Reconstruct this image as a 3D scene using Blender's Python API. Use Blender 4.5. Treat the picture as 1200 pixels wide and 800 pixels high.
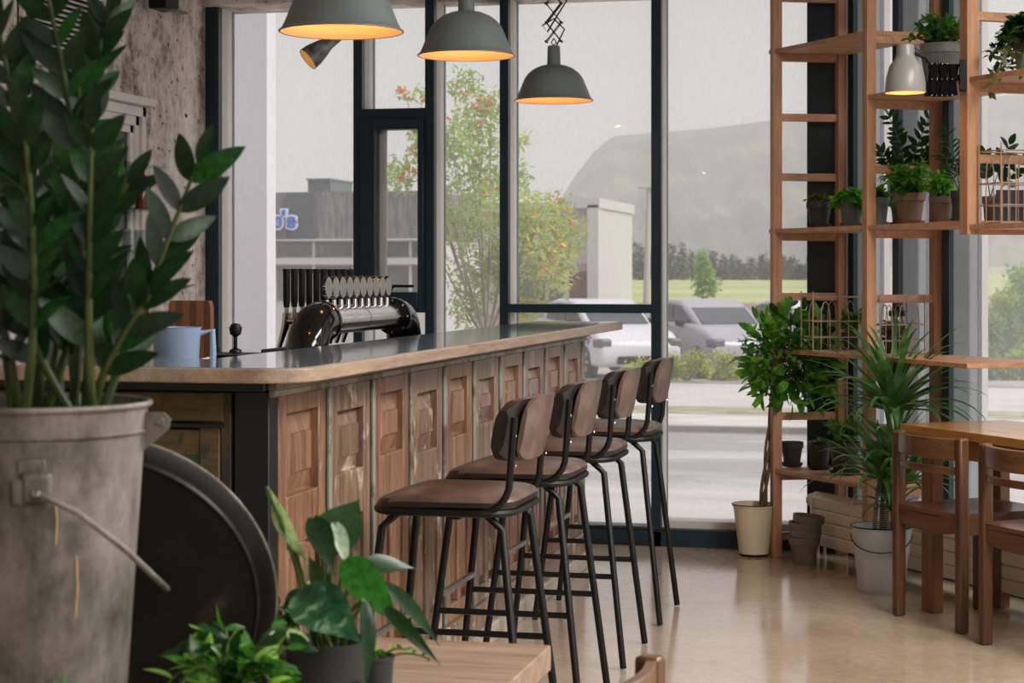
import bpy, bmesh, math, random
from mathutils import Vector, Matrix, noise
R = random.Random(7)
rad = math.radians
for o in list(bpy.data.objects): bpy.data.objects.remove(o)
SC = bpy.context.scene; COL = SC.collection

# ------------------------------------------------------------------ camera
F = 2200.0; HOR = 319.0; CH = 1.35; YAW = math.atan(522 / 2200)
SA, CA = math.sin(YAW), math.cos(YAW)
cam_d = bpy.data.cameras.new('camera'); cam = bpy.data.objects.new('camera', cam_d); COL.objects.link(cam)
cam_d.sensor_width = 36; cam_d.lens = 36 * F / 1200
cam_d.shift_y = -(400 - HOR) / 1200
cam_d.clip_start = .05; cam_d.clip_end = 9000
cam_d.dof.use_dof = True; cam_d.dof.focus_distance = 6.3; cam_d.dof.aperture_fstop = 9
cam.location = (0, 0, CH); cam.rotation_euler = (rad(90), 0, YAW)
SC.camera = cam
# ------------------------------------------------------------------ light
w = bpy.data.worlds.new('overcast_sky'); SC.world = w; w.use_nodes = True
bg = w.node_tree.nodes['Background']
bg.inputs[0].default_value = (.86, .825, .885, 1); bg.inputs[1].default_value = 1.0
sun_d = bpy.data.lights.new('sun', 'SUN'); sun_d.energy = 4.3; sun_d.angle = rad(50); sun_d.color = (1, .97, .96)
sun = bpy.data.objects.new('sun', sun_d); COL.objects.link(sun)
sun.rotation_euler = Vector((-.70, .10, -.85)).to_track_quat('-Z', 'Y').to_euler()
for (lx, ly, lw, lh, le) in ((2.9, -.8, 3.0, 3.0, 430), (2.0, 3.4, 1.5, 2.0, 300), (1.1, 5.7, .6, 2.2, 170)):  # unseen area fills added to brighten the room and stand in for window light
    ld = bpy.data.lights.new('fill_light', 'AREA'); ld.shape = 'RECTANGLE'; ld.size = lw; ld.size_y = lh
    ld.energy = le; ld.color = (1, .95, .93)
    lo = bpy.data.objects.new('fill_light', ld); COL.objects.link(lo); lo.location = (lx, ly, 3.05)
SC.view_settings.view_transform = 'Standard'; SC.view_settings.look = 'None'
SC.view_settings.gamma = 1; SC.view_settings.use_curve_mapping = False
SC.view_settings.exposure = -.42
SC.cycles.volume_bounces = 1

# ------------------------------------------------------------------ where a pixel's ray meets the place
def ray(px, py):
    u = (px - 600) / F; v = (HOR - py) / F
    return Vector((-SA + CA * u, CA + SA * u, v))
def W(px, py, d): return Vector((0, 0, CH)) + ray(px, py) * d
def FL(px, py, z=0): r = ray(px, py); return Vector((0, 0, CH)) + r * ((z - CH) / r.z)
def YP(px, py, Y): r = ray(px, py); return Vector((0, 0, CH)) + r * (Y / r.y)
def XP(px, py, X): r = ray(px, py); return Vector((0, 0, CH)) + r * (X / r.x)

# ------------------------------------------------------------------ mesh helpers
class MB:
    def __init__(s): s.v = []; s.f = []
    def add(s, vs, fs, M=None):
        n = len(s.v)
        s.v += [tuple((M @ Vector(v)) if M else v) for v in vs]
        s.f += [tuple(i + n for i in f) for f in fs]; return s
    def box(s, x0, y0, z0, x1, y1, z1, M=None):
        if x0 > x1: x0, x1 = x1, x0
        if y0 > y1: y0, y1 = y1, y0
        if z0 > z1: z0, z1 = z1, z0
        return s.add([(x0,y0,z0),(x1,y0,z0),(x1,y1,z0),(x0,y1,z0),(x0,y0,z1),(x1,y0,z1),(x1,y1,z1),(x0,y1,z1)],
                     [(0,3,2,1),(4,5,6,7),(0,1,5,4),(1,2,6,5),(2,3,7,6),(3,0,4,7)], M)
    def beam(s, p, q, w, h=None, up=(0,0,1)):
        p, q = Vector(p), Vector(q); h = h or w; d = q - p; L = d.length; X = d.normalized()
        Z = Vector(up); Z = Z - X * Z.dot(X)
        if Z.length < 1e-4: Z = Vector((1,0,0)) - X * X.x
        Z.normalize(); Y = Z.cross(X)
        M = Matrix((X, Y, Z)).transposed().to_4x4(); M.translation = p
        return s.box(0, -w/2, -h/2, L, w/2, h/2, M)
    def tube(s, pts, r, n=8, cap=True, closed=False):
        pts = [Vector(p) for p in pts]; N = len(pts); rs = r if isinstance(r, (list, tuple)) else [r] * N
        b = len(s.v); prev = None
        for i, p in enumerate(pts):
            if closed: t = pts[(i + 1) % N] - pts[i - 1]
            else: t = pts[min(i + 1, N - 1)] - pts[max(i - 1, 0)]
            t.normalize()
            if prev is None:
                a = Vector((0,0,1)) if abs(t.z) < .9 else Vector((1,0,0)); a = (a - t * a.dot(t)).normalized()
            else:
                a = prev - t * prev.dot(t)
                a = a.normalized() if a.length > 1e-5 else prev
            prev = a; c = t.cross(a)
            for k in range(n):
                th = 2 * math.pi * k / n; s.v.append(tuple(p + (a * math.cos(th) + c * math.sin(th)) * rs[i]))
        M = N if closed else N - 1
        for i in range(M):
            i2 = (i + 1) % N
            for k in range(n):
                s.f.append((b+i*n+k, b+i*n+(k+1)%n, b+i2*n+(k+1)%n, b+i2*n+k))
        if cap and not closed:
            s.f.append(tuple(b + k for k in reversed(range(n)))); s.f.append(tuple(b + (N-1)*n + k for k in range(n)))
        return s
    def lathe(s, prof, n=24, M=None, cap=True, a0=0, a1=None):
        vs = []; fs = []; full = a1 is None; m = n if full else n + 1; span = 2*math.pi if full else a1 - a0
        for (r, z) in prof:
            for k in range(m):
                th = a0 + span * k / n; vs.append((r*math.cos(th), r*math.sin(th), z))
        for i in range(len(prof) - 1):
            for k in range(n):
                k2 = (k + 1) % m
                fs.append((i*m+k, i*m+k2, (i+1)*m+k2, (i+1)*m+k))
        if cap and full:
            if prof[0][0] > 1e-5: fs.append(tuple(reversed(range(n))))
            if prof[-1][0] > 1e-5: fs.append(tuple((len(prof)-1)*m + k for k in range(n)))
        return s.add(vs, fs, M)
    def prism(s, pts, z0, z1, M=None):
        n = len(pts)
        vs = [(x, y, z0) for x, y in pts] + [(x, y, z1) for x, y in pts]
        return s.add(vs, [tuple(reversed(range(n))), tuple(range(n, 2*n))] + [(i, (i+1)%n, n+(i+1)%n, n+i) for i in range(n)], M)
    def build(s, name, mat, parent=None, bev=0, M=None, kind=None, flat=False, seg=2):
        me = bpy.data.meshes.new(name); me.from_pydata(s.v, [], s.f); me.update()
        bm = bmesh.new(); bm.from_mesh(me); bmesh.ops.recalc_face_normals(bm, faces=bm.faces); bm.to_mesh(me); bm.free()
        if mat: me.materials.append(mat)
        if not flat:
            me.shade_smooth(); me.set_sharp_from_angle(angle=rad(38))
        return put(name, me, parent, bev, M, kind, seg)
def put(name, me, parent=None, bev=0, M=None, kind=None, seg=2):
    o = bpy.data.objects.new(name, me); COL.objects.link(o)
    if parent: o.parent = parent
    if M is not None: o.matrix_local = M
    if bev:
        b = o.modifiers.new('bevel', 'BEVEL'); b.width = bev; b.segments = seg; b.limit_method = 'ANGLE'; b.angle_limit = rad(40)
    if kind: o['kind'] = kind
    return o
def thing(name, label, cat, loc=(0,0,0), rz=0, group=None, kind=None):
    o = bpy.data.objects.new(name, None); COL.objects.link(o); o.location = loc; o.rotation_euler = (0,0,rz)
    o.empty_display_size = .05
    if kind: o['kind'] = kind
    if label: o['label'] = label
    if cat: o['category'] = cat
    if group: o['group'] = group
    return o
def tag(o, label, cat, group=None):
    o['label'] = label; o['category'] = cat
    if group: o['group'] = group
    return o
def dup(root, loc, rz=None, label=None, parent=None):
    c = root.copy(); COL.objects.link(c)
    if parent is not None: c.parent = parent
    for ch in root.children: dup(ch, None, parent=c)
    if loc is not None: c.location = loc
    if rz is not None: c.rotation_euler = (0,0,rz)
    if label: c['label'] = label
    return c
def orient(loc, d, nrm=(0,0,1), sc=1.0, w=1.0):
    X = Vector(d).normalized(); Z = Vector(nrm); Z = Z - X * Z.dot(X)
    if Z.length < 1e-4: Z = Vector((1,0,0)) - X * X.x
    Z.normalize(); Y = Z.cross(X)
    M = Matrix((X*sc, Y*sc*w, Z*sc)).transposed().to_4x4(); M.translation = Vector(loc); return M
def bez(p0, p1, p2, n=8):
    p0, p1, p2 = Vector(p0), Vector(p1), Vector(p2)
    return [p0*(1-t)**2 + p1*2*t*(1-t) + p2*t*t for t in (i/n for i in range(n+1))]
def leafdata(L=1, Wd=.4, curl=.15, fold=.12, n=6, shape='oval'):
    """leaf from the origin along +X; normal +Z; midrib folded down"""
    vs = []; fs = []
    for i in range(n + 1):
        t = i / n
        if shape == 'round': wv = math.sin(math.pi * min(1, t * .94 + .05)) ** .5
        elif shape == 'oval': wv = math.sin(math.pi * min(1, t ** .85 * .97 + .03)) ** .75
        elif shape == 'blade': wv = min(1, t * 6 + .25) * (1 - t) ** .55
        elif shape == 'heart': wv = math.sin(math.pi * (t * .93 + .07) ** .62) ** .9
        elif shape == 'long': wv = math.sin(math.pi * (t * .95 + .05) ** .75) * (1 - t) ** .18
        else: wv = math.sin(math.pi * t)
        wv = max(wv, 0.02) * Wd / 2; x = L * t; z = -curl * L * t * t
        vs += [(x, -wv, z + fold * wv * 2), (x, 0, z), (x, wv, z + fold * wv * 2)]
    for i in range(n):
        a = i * 3; fs += [(a, a+3, a+4, a+1), (a+1, a+4, a+5, a+2)]
    return vs, fs
def leafmesh(name, mat, **k):
    vs, fs = leafdata(**k); me = bpy.data.meshes.new(name); me.from_pydata(vs, [], fs); me.materials.append(mat); me.shade_smooth(); return me

# ------------------------------------------------------------------ materials
def rgb(r, g, b):
    f = lambda c: (c/255/12.92) if c/255 <= .04045 else ((c/255+.055)/1.055)**2.4
    return (f(r), f(g), f(b), 1)
class NT:
    def __init__(s, name):
        s.m = bpy.data.materials.new(name); s.m.use_nodes = True; s.t = s.m.node_tree; s.t.nodes.clear()
        s.out = s.n('ShaderNodeOutputMaterial'); s.b = s.n('ShaderNodeBsdfPrincipled'); s.l(s.b.outputs[0], s.out.inputs[0])
    def n(s, t, **k):
        nd = s.t.nodes.new(t)
        for a, v in k.items(): setattr(nd, a, v)
        return nd
    def l(s, a, b): s.t.links.new(a, b)
    def coords(s, scale=(1,1,1), kind='Object', rot=(0,0,0)):
        tc = s.n('ShaderNodeTexCoord'); mp = s.n('ShaderNodeMapping'); mp.inputs['Scale'].default_value = scale; mp.inputs['Rotation'].default_value = rot
        s.l(tc.outputs[kind], mp.inputs[0]); return mp.outputs[0]
    def noise(s, vec, scale, detail=4, rough=.55, dist=0):
        nd = s.n('ShaderNodeTexNoise'); nd.inputs['Scale'].default_value = scale; nd.inputs['Detail'].default_value = detail
        nd.inputs['Roughness'].default_value = rough; nd.inputs['Distortion'].default_value = dist; s.l(vec, nd.inputs['Vector']); return nd.outputs[0]
    def ramp(s, fac, stops):
        nd = s.n('ShaderNodeValToRGB'); e = nd.color_ramp.elements
        while len(e) < len(stops): e.new(.5)
        for i, (p, c) in enumerate(stops): e[i].position = p; e[i].color = c
        s.l(fac, nd.inputs[0]); return nd.outputs[0]
    def mix(s, fac, a, b, mode='MIX'):
        nd = s.n('ShaderNodeMixRGB', blend_type=mode)
        for i, v in enumerate((fac, a, b)):
            if isinstance(v, (int, float)): nd.inputs[i].default_value = v
            elif isinstance(v, tuple): nd.inputs[i].default_value = v
            else: s.l(v, nd.inputs[i])
        return nd.outputs[0]
    def bump(s, h, st=.3, dist=.01):
        nd = s.n('ShaderNodeBump'); nd.inputs['Strength'].default_value = st; nd.inputs['Distance'].default_value = dist
        s.l(h, nd.inputs['Height']); s.l(nd.outputs[0], s.b.inputs['Normal'])
    def set(s, col=None, rough=None, metal=None, spec=None):
        if col is not None:
            if isinstance(col, tuple): s.b.inputs['Base Color'].default_value = col
            else: s.l(col, s.b.inputs['Base Color'])
        if rough is not None:
            if isinstance(rough, (int, float)): s.b.inputs['Roughness'].default_value = rough
            else: s.l(rough, s.b.inputs['Roughness'])
        if metal is not None: s.b.inputs['Metallic'].default_value = metal
        if spec is not None: s.b.inputs['Specular IOR Level'].default_value = spec
        return s.m
def plain(name, c, rough=.5, metal=0, var=.12, sc=12, bump=.05, spec=.5):
    t = NT(name); v = t.noise(t.coords(), sc)
    d = tuple(x*(1-var) for x in c[:3]) + (1,); l = tuple(min(1, x*(1+var)) for x in c[:3]) + (1,)
    t.set(t.ramp(v, [(.3, d), (.7, l)]), rough, metal, spec)
    if bump: t.bump(v, bump, .003)
    return t.m
def wood(name, c1, c2, axis='z', rough=.45, sc=1, spec=.4, paint=None, pamt=.5, psc=6, rnd=True):
    t = NT(name); s = {'x': (1.2,14,14), 'y': (14,1.2,14), 'z': (14,14,1.2)}[axis]
    v = t.coords(tuple(a*sc for a in s))
    if rnd:
        oi = t.n('ShaderNodeObjectInfo'); ad = t.n('ShaderNodeVectorMath', operation='ADD'); ml = t.n('ShaderNodeMath', operation='MULTIPLY'); ml.inputs[1].default_value = 40
        t.l(oi.outputs['Random'], ml.inputs[0]); t.l(v, ad.inputs[0]); t.l(ml.outputs[0], ad.inputs[1]); v = ad.outputs[0]
    n1 = t.noise(v, 1.6, 6, .65, .6); n2 = t.noise(v, 9, 3, .6)
    mm = t.mix(.35, n1, n2); col = t.ramp(mm, [(.33, c1), (.66, c2)])
    if paint:
        pn = t.noise(t.coords((1,1,.6)), psc, 8, .7); pf = t.ramp(pn, [(pamt-.03, (0,0,0,1)), (pamt+.03, (1,1,1,1))]); col = t.mix(pf, col, paint)
    t.set(col, rough, 0, spec); t.bump(mm, .25, .002); return t.m
def leafmat(name, c1, c2, rough=.35, sc=9):
    t = NT(name); v = t.noise(t.coords(), sc, 3); oi = t.n('ShaderNodeObjectInfo')
    a = t.ramp(v, [(.35, c1), (.7, c2)]); r = t.ramp(oi.outputs['Random'], [(0, (.65,.7,.6,1)), (1, (1.15,1.2,1.0,1))])
    t.set(t.mix(1, a, r, 'MULTIPLY'), rough, 0, .5)
    tr = t.n('ShaderNodeBsdfTranslucent'); ms = t.n('ShaderNodeMixShader'); ms.inputs[0].default_value = .38
    t.l(t.mix(1, a, (1.5,1.7,.7,1), 'MULTIPLY'), tr.inputs[0]); t.l(t.b.outputs[0], ms.inputs[1]); t.l(tr.outputs[0], ms.inputs[2]); t.l(ms.outputs[0], t.out.inputs[0])
    return t.m
def glassmat(name, tint=(1,1,1,1), gl=.06, rough=.0):
    t = NT(name); tr = t.n('ShaderNodeBsdfTransparent'); g = t.n('ShaderNodeBsdfGlossy'); g.inputs['Roughness'].default_value = rough
    tr.inputs[0].default_value = tint; lw = t.n('ShaderNodeLayerWeight'); lw.inputs[0].default_value = .25
    mp = t.n('ShaderNodeMath', operation='MULTIPLY_ADD'); t.l(lw.outputs['Fresnel'], mp.inputs[0]); mp.inputs[1].default_value = .10; mp.inputs[2].default_value = gl*.3
    ms = t.n('ShaderNodeMixShader'); t.l(mp.outputs[0], ms.inputs[0]); t.l(tr.outputs[0], ms.inputs[1]); t.l(g.outputs[0], ms.inputs[2]); t.l(ms.outputs[0], t.out.inputs[0])
    return t.m
def emit(name, c, st):
    t = NT(name); e = t.n('ShaderNodeEmission'); e.inputs[0].default_value = c; e.inputs[1].default_value = st; t.l(e.outputs[0], t.out.inputs[0]); return t.m

NAVY = plain('navy_frame', rgb(8,38,52), .45, 0, .05)
BLACK = plain('black_metal', rgb(9,10,11), .45, 0, .1, spec=.3) if True else plain('x', rgb(11,12,13), .38, 0, .1)
BLACKGLOSS = plain('black_enamel', rgb(8,8,10), .08, 0, .05, bump=0)
CHROME = plain('chrome', rgb(200,198,195), .18, 1, .05, bump=0)
PALE = plain('pale_reveal', rgb(196,193,188), .6, 0, .04)
GREYF = plain('grey_reveal', rgb(108,115,116), .5, 0, .05)
GLASS = glassmat('window_glass')
def wet_glass():
    nt = GLASS.node_tree; out = [n for n in nt.nodes if n.type == 'OUTPUT_MATERIAL'][0]; src = out.inputs[0].links[0].from_socket
    tc = nt.nodes.new('ShaderNodeTexCoord'); mp = nt.nodes.new('ShaderNodeMapping'); mp.inputs['Scale'].default_value = (1,1,.22); nt.links.new(tc.outputs['Object'], mp.inputs[0])
    nz = nt.nodes.new('ShaderNodeTexNoise'); nz.inputs['Scale'].default_value = 150; nz.inputs['Detail'].default_value = 2; nt.links.new(mp.outputs[0], nz.inputs['Vector'])
    mr = nt.nodes.new('ShaderNodeMapRange'); mr.inputs[1].default_value = .35; mr.inputs[2].default_value = .7; mr.inputs[3].default_value = .07; mr.inputs[4].default_value = .13; nt.links.new(nz.outputs[0], mr.inputs[0])
    tl = nt.nodes.new('ShaderNodeBsdfTranslucent'); tl.inputs[0].default_value = (.97,.96,.97,1); ms = nt.nodes.new('ShaderNodeMixShader')
    nt.links.new(mr.outputs[0], ms.inputs[0]); nt.links.new(src, ms.inputs[1]); nt.links.new(tl.outputs[0], ms.inputs[2]); nt.links.new(ms.outputs[0], out.inputs[0])
wet_glass()      # rain film on the panes
WOODL = wood('pine_frame', rgb(148,108,78), rgb(194,148,112), 'z', .5)
WOODLX = wood('pine_board', rgb(148,108,78), rgb(198,152,116), 'x', .5)
CHAIRW = wood('chair_wood', rgb(58,38,24), rgb(100,68,43), 'z', .32)
CHAIRX = wood('chair_seat_wood', rgb(68,45,30), rgb(114,78,50), 'x', .3)
SOIL = plain('soil', rgb(38,30,24), .95, 0, .4, 60, .5)
def potmat(name, c, rough=.7): return plain(name, c, rough, 0, .18, 14, .15)
TERRA = potmat('weathered_terracotta', rgb(112,92,78)); DARKPOT = potmat('dark_clay', rgb(48,48,48), .6); GREYPOT = potmat('grey_green_pot', rgb(110,118,112), .5)
CREAM = plain('cream_enamel', rgb(216,202,172), .4, 0, .06); WHITEB = plain('white_enamel', rgb(172,177,174), .35, 0, .08)
G_DARK = leafmat('dark_leaf', rgb(12,40,22), rgb(28,70,34), .3)
G_MID = leafmat('mid_leaf', rgb(44,98,38), rgb(96,154,62), .3)
G_BRIGHT = leafmat('bright_leaf', rgb(84,150,52), rgb(140,196,76), .35)
G_OLIVE = leafmat('olive_leaf', rgb(70,84,40), rgb(120,124,66), .5)
G_STEM = leafmat('stem_green', rgb(66,92,36), rgb(118,130,62), .45)
BARK = plain('bark', rgb(104,84,60), .85, 0, .25, 30, .5)
# ================================================================== SETTING
YW = 9.17; ZT = 2.733
X0L = YP(240, 300, YW).x
# floor: polished concrete
t = NT('polished_concrete'); v = t.coords(); a = t.noise(v, .9, 5, .6, .3); b = t.noise(v, 26, 5, .7); c = t.mix(.35, a, b)
t.set(t.ramp(c, [(.32, rgb(140,124,102)), (.52, rgb(166,150,128)), (.7, rgb(190,176,154))]), t.ramp(a, [(.3, (.09,)*3+(1,)), (.7, (.19,)*3+(1,))]), 0, .9); t.bump(a, .04, .01)
FLOORM = t.m
WD = Vector((.58, -.815, 0)).normalized(); WN = Vector((WD.y * -1, WD.x, 0))      # right wall: along, outward
W0 = Vector((YP(985, 300, YW).x, YW, 0))
def wp(s, o=0, z=0): p = W0 + WD * s + WN * o; return Vector((p.x, p.y, z))
SE = 12.0
pe = wp(SE)
fl = MB(); fl.prism([(X0L-.3, -4.3), (pe.x+.25, -4.3), (pe.x+.25, pe.y), tuple(wp(0, .25)[:2]), (W0.x, YW+.3), (X0L-.3, YW+.3)], -.12, 0)
fl.build('floor', FLOORM, kind='structure')
# concrete
t = NT('raw_concrete'); v = t.coords((1,1,.28)); a = t.noise(v, 3.2, 8, .7, .5); v2 = t.coords((1,1,1)); pit = t.noise(v2, 30, 2, .5); fine = t.noise(v2, 9, 9, .75)
col = t.ramp(t.mix(.45, a, fine), [(.38, rgb(104,92,78)), (.44, rgb(158,146,132)), (.49, rgb(204,196,186)), (.58, rgb(240,236,230))])
st = t.ramp(t.noise(t.coords((1.4,1.4,.12)), 2.3, 4), [(.55, (0,0,0,1)), (.72, (1,1,1,1))])
col = t.mix(t.mix(1, st, (.55,)*3+(1,), 'MULTIPLY'), col, rgb(96,70,46))
pf = t.ramp(pit, [(.29, (1,1,1,1)), (.33, (0,0,0,1))]); col = t.mix(pf, col, rgb(40,34,30)); t.set(col, .9, 0, .2); t.bump(t.mix(.5, fine, pit), .5, .006)
CONC = t.m
PLASTER = plain('painted_plaster', rgb(112,106,100), .9, 0, .05)
MB().box(X0L-.3, -4.3, 0, X0L, YW+.3, 3.3).build('wall_left', CONC, kind='structure')
MB().box(X0L-.3, -4.6, 0, pe.x+.25, -4.3, 3.3).build('wall_back', PLASTER, kind='structure')
MB().box(pe.x, -4.3, 0, pe.x+.25, pe.y+.2, 3.3).build('wall_right', PLASTER, kind='structure')
MB().prism([(X0L-.3, -4.6), (pe.x+.25, -4.6), (pe.x+.25, pe.y), tuple(wp(0, .25)[:2]), (W0.x, YW+.3), (X0L-.3, YW+.3)], 3.2, 3.45).build('ceiling', CONC, kind='structure')
MB().box(X0L, YW-.08, ZT, W0.x+.1, YW+.28, 3.2).build('trim_1', CONC, kind='structure')      # concrete lintel over the front glazing
tr = MB(); M = Matrix((WD, WN, Vector((0,0,1)))).transposed().to_4x4(); M.translation = W0
tr.box(0, -.02, 2.95, SE, .25, 3.2, M); tr.build('trim_2', CONC, kind='structure')

def winroot(n): return thing('window_%d' % n, None, None, kind='structure')
def vert(mb_n, mb_l, px0, px1, z0, z1, light=True):
    xa, xb = YP(px0, 300, YW).x, YP(px1, 300, YW).x
    mb_n.box(xa, YW, z0, xb, YW+.05, z1)
    if light: mb_l.box(xa+.006, YW+.05, z0, xb-.0, YW+.19, z1); mb_n.box(xa, YW+.19, z0, xb+.004, YW+.215, z1)
def pane(px0, px1, z0, z1, root, Y=YW+.12):
    MB().box(YP(px0, 300, Y).x, Y, z0, YP(px1, 300, Y).x, Y+.008, z1).build('pane', GLASS, root)
def zy(py, px=600, Y=YW): return YP(px, py, Y).z
ZS = 0.085
# sill rail along the whole front
wr = winroot(1)
n = MB(); l = MB(); vert(n, l, 241, 256, 0, ZT); xL = YP(256, 300, YW).x
n.build('mullion', NAVY, wr); l.build('reveal', PALE, wr); pane(256, 416, ZS, ZT, wr)
MB().box(X0L, YW, 0, YP(418,300,YW).x, YW+.2, ZS).build('sill', NAVY, wr)
wr = winroot(2)      # bay with the small opening sash
n = MB(); l = MB(); vert(n, l, 414, 424, 0, ZT); n.build('mullion', NAVY, wr); l.build('reveal', PALE, wr)
x0, x1 = YP(424,300,YW).x, YP(498,300,YW).x
MB().box(x0, YW, zy(139,460), x1, YW+.19, zy(127,460)).build('transom', NAVY, wr)
s = MB(); zt, zb = zy(139,460), zy(366,460)
xi0, xi1 = YP(441,300,YW).x, YP(491,300,YW).x; zi0, zi1 = zy(342,460), zy(152,460)
s.box(x0, YW-.03, zb, xi0, YW+.06, zt); s.box(xi1, YW-.03, zb, x1, YW+.06, zt); s.box(xi0, YW-.03, zi1, xi1, YW+.06, zt); s.box(xi0, YW-.03, zb, xi1, YW+.06, zi0)
s.build('sash', NAVY, wr, bev=.004)
MB().box(xi0-.01, YW+.06, zi0-.02, xi0+.035, YW+.075, zi1+.02).build('sash_lining', PALE, wr)
MB().box(xi0, YW+.02, zi0, xi1, YW+.03, zi1).build('pane', GLASS, wr)
h = MB(); hx = YP(477,300,YW).x; hz = zy(335,477); h.tube([(hx-.06,YW-.05,hz+.0),(hx+.05,YW-.055,hz+.0)], .007); h.tube([(hx-.06,YW-.05,hz),(hx-.08,YW-.045,hz-.03)], .01); h.build('handle', BLACK, wr)
pane(424, 500, zy(127,460), ZT, wr); pane(424, 500, ZS, zb, wr)
MB().box(YP(418,300,YW).x, YW, 0, YP(500,300,YW).x, YW+.2, ZS).build('sill', NAVY, wr)
wr = winroot(3)
n = MB(); l = MB(); vert(n, l, 498, 508.5, 0, ZT); n.build('mullion', NAVY, wr); l.build('reveal', PALE, wr); pane(508, 588, ZS, ZT, wr)
MB().box(YP(500,300,YW).x, YW, 0, YP(588,300,YW).x, YW+.2, ZS).build('sill', NAVY, wr)
wr = winroot(4)
n = MB(); l = MB(); vert(n, l, 585.5, 595.5, 0, ZT); n.build('mullion', NAVY, wr); l.build('reveal', PALE, wr)
MB().box(YP(595,300,YW).x, YW, zy(366.5,680), YP(764,300,YW).x, YW+.16, zy(356.5,680)).build('transom', NAVY, wr)
pane(595, 765, zy(357,680), ZT, wr); pane(595, 765, ZS, zy(366,680), wr)
MB().box(YP(588,300,YW).x, YW, 0, YP(765,300,YW).x, YW+.2, ZS).build('sill', NAVY, wr)
wr = winroot(5)
n = MB(); l = MB(); vert(n, l, 763, 774.5, 0, ZT); n.build('mullion', NAVY, wr); l.build('reveal', PALE, wr)
pane(775, 948, ZS, ZT, wr)
MB().box(YP(765,300,YW).x, YW, 0, YP(948,300,YW).x, YW+.2, ZS).build('sill', NAVY, wr)
MB().box(YP(765,300,YW).x, YW+.06, ZS, YP(948,300,YW).x, YW+.2, ZS+.035).build('sill_strip', PALE, wr)
MB().box(YP(946,300,YW).x, YW-.02, 0, W0.x+.02, YW+.28, 3.2).build('trim_3', NAVY, kind='structure', bev=.004)   # corner post
# right wall: deep mullions
SP = [.07, .45, .84, 2.45, 4.05, 5.65, 7.25, 8.85, 10.45]
for i, s0 in enumerate(SP):
    wr = winroot(6 + i); s1 = SP[i+1] if i+1 < len(SP) else SE
    MB().box(s0, -.005, 0, s0+.05, .02, 2.95, M).build('mullion', NAVY, wr)
    MB().box(s0+.002, .02, 0, s0+.048, .15, 2.95, M).build('reveal', GREYF, wr)
    MB().box(s0, .15, 0, s0+.055, .165, 2.95, M).build('mullion', NAVY, wr)
    MB().box(s0+.003, .165, 0, s0+.052, .2, 2.95, M).build('reveal', PALE, wr)
    MB().box(s0+.05, 0, 0, s1, .2, .10, M).build('sill', NAVY, wr)
    MB().box(s0+.05, .1, .10, s1, .108, 2.95, M).build('pane', GLASS, wr)
# skirting radiator
t = NT('radiator_enamel'); t.set(rgb(240,230,204), .35); RAD = t.m
rt = thing('radiator', 'long low cream radiator with grooved front along the foot of the side windows', 'radiator')
for k in range(4):
    z0 = .065 + k * .057
    MB().box(.08, -.21, z0, 3.2, -.15, z0+.0555, M).build('slat', RAD, rt, bev=.006)
MB().box(.07, -.19, .06, 3.2, -.14, .285, M).build('back_panel', RAD, rt)
MB().tube([M @ Vector((.07,-.175,.28)), M @ Vector((3.2,-.175,.28))], .032, 14).build('top_pipe', RAD, rt)
for sx in (.09, .15, 1.5, 3.1): MB().tube([M @ Vector((sx,-.18,0)), M @ Vector((sx,-.18,.09))], .007).build('leg', RAD, rt)
MB().tube([M @ Vector((.02,-.175,.265)), M @ Vector((.07,-.175,.265))], .034, 14).build('valve', CREAM, rt, bev=.008)
MB().box(.072, -.215, .065, .10, -.14, .285, M).build('end_cap', RAD, rt, bev=.004)

# ================================================================== OUTSIDE
def gm(name, c1, c2, sc, rough=.8, spec=.3, st=(1,1,1), bump=.2):
    t = NT(name); v = t.coords(st); a = t.noise(v, sc, 6, .65); t.set(t.ramp(a, [(.35, c1), (.65, c2)]), rough, 0, spec)
    if bump: t.bump(a, bump, .02)
    return t.m
GZ = -.1
def strip(name, y0, y1, z0, z1, mat, x0=-14, x1=24, dz=0):
    MB().add([(x0,y0,z0),(x1,y0,z0),(x1,y1,z1),(x0,y1,z1),(x0,y0,z0-.4),(x1,y0,z0-.4),(x1,y1,z1-.4),(x0,y1,z1-.4)],
             [(0,1,2,3),(4,7,6,5),(0,4,5,1),(2,6,7,3),(0,3,7,4),(1,5,6,2)]).build(name, mat, kind='structure')
pave = gm('wet_paving', rgb(180,173,167), rgb(208,202,197), .8, .35, .6, (.5,3,1), .1)
t = NT('wet_asphalt'); v = t.coords((.35,1,1)); a = t.noise(v, .55, 5, .6); b2 = t.noise(t.coords(), 14, 5, .8)
t.set(t.mix(.5, t.ramp(a, [(.42, rgb(140,136,132)), (.6, rgb(212,206,202))]), t.ramp(b2, [(.35, rgb(140,136,132)), (.65, rgb(206,200,196))])), t.ramp(a, [(.4,(.15,)*3+(1,)),(.6,(.5,)*3+(1,))]), 0, .5); t.bump(b2, .4, .02); ASPH = t.m
def gz(d): return -.1 - .03*max(0, d-10) if d < 48 else -1.24
def st2(name, y0, y1, mat, x0, x1, dz=0): strip(name, y0, y1, gz(y0)+dz, gz(y1)+dz, mat, x0, x1)
strip('pavement_apron', YW+.215, 13.3, GZ, gz(13.3), pave)
pg = MB(); pg.prism([tuple(wp(0,.25)[:2]), tuple(wp(SE,.25)[:2]), (24, -5), (24, YW+.215), (W0.x+.2, YW+.215)], GZ-.3, GZ-.002); pg.build('side_pavement', pave, kind='structure')
st2('wet_road', 13.3, 20.8, ASPH, -30, 60)
st2('kerb', 20.8, 21.1, gm('kerb_stone', rgb(120,116,110), rgb(160,154,148), 4), -30, 60, .06)
st2('footpath', 21.1, 24.0, gm('path_concrete', rgb(190,184,178), rgb(218,212,206), 1.5), -30, 60, .05)
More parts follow.
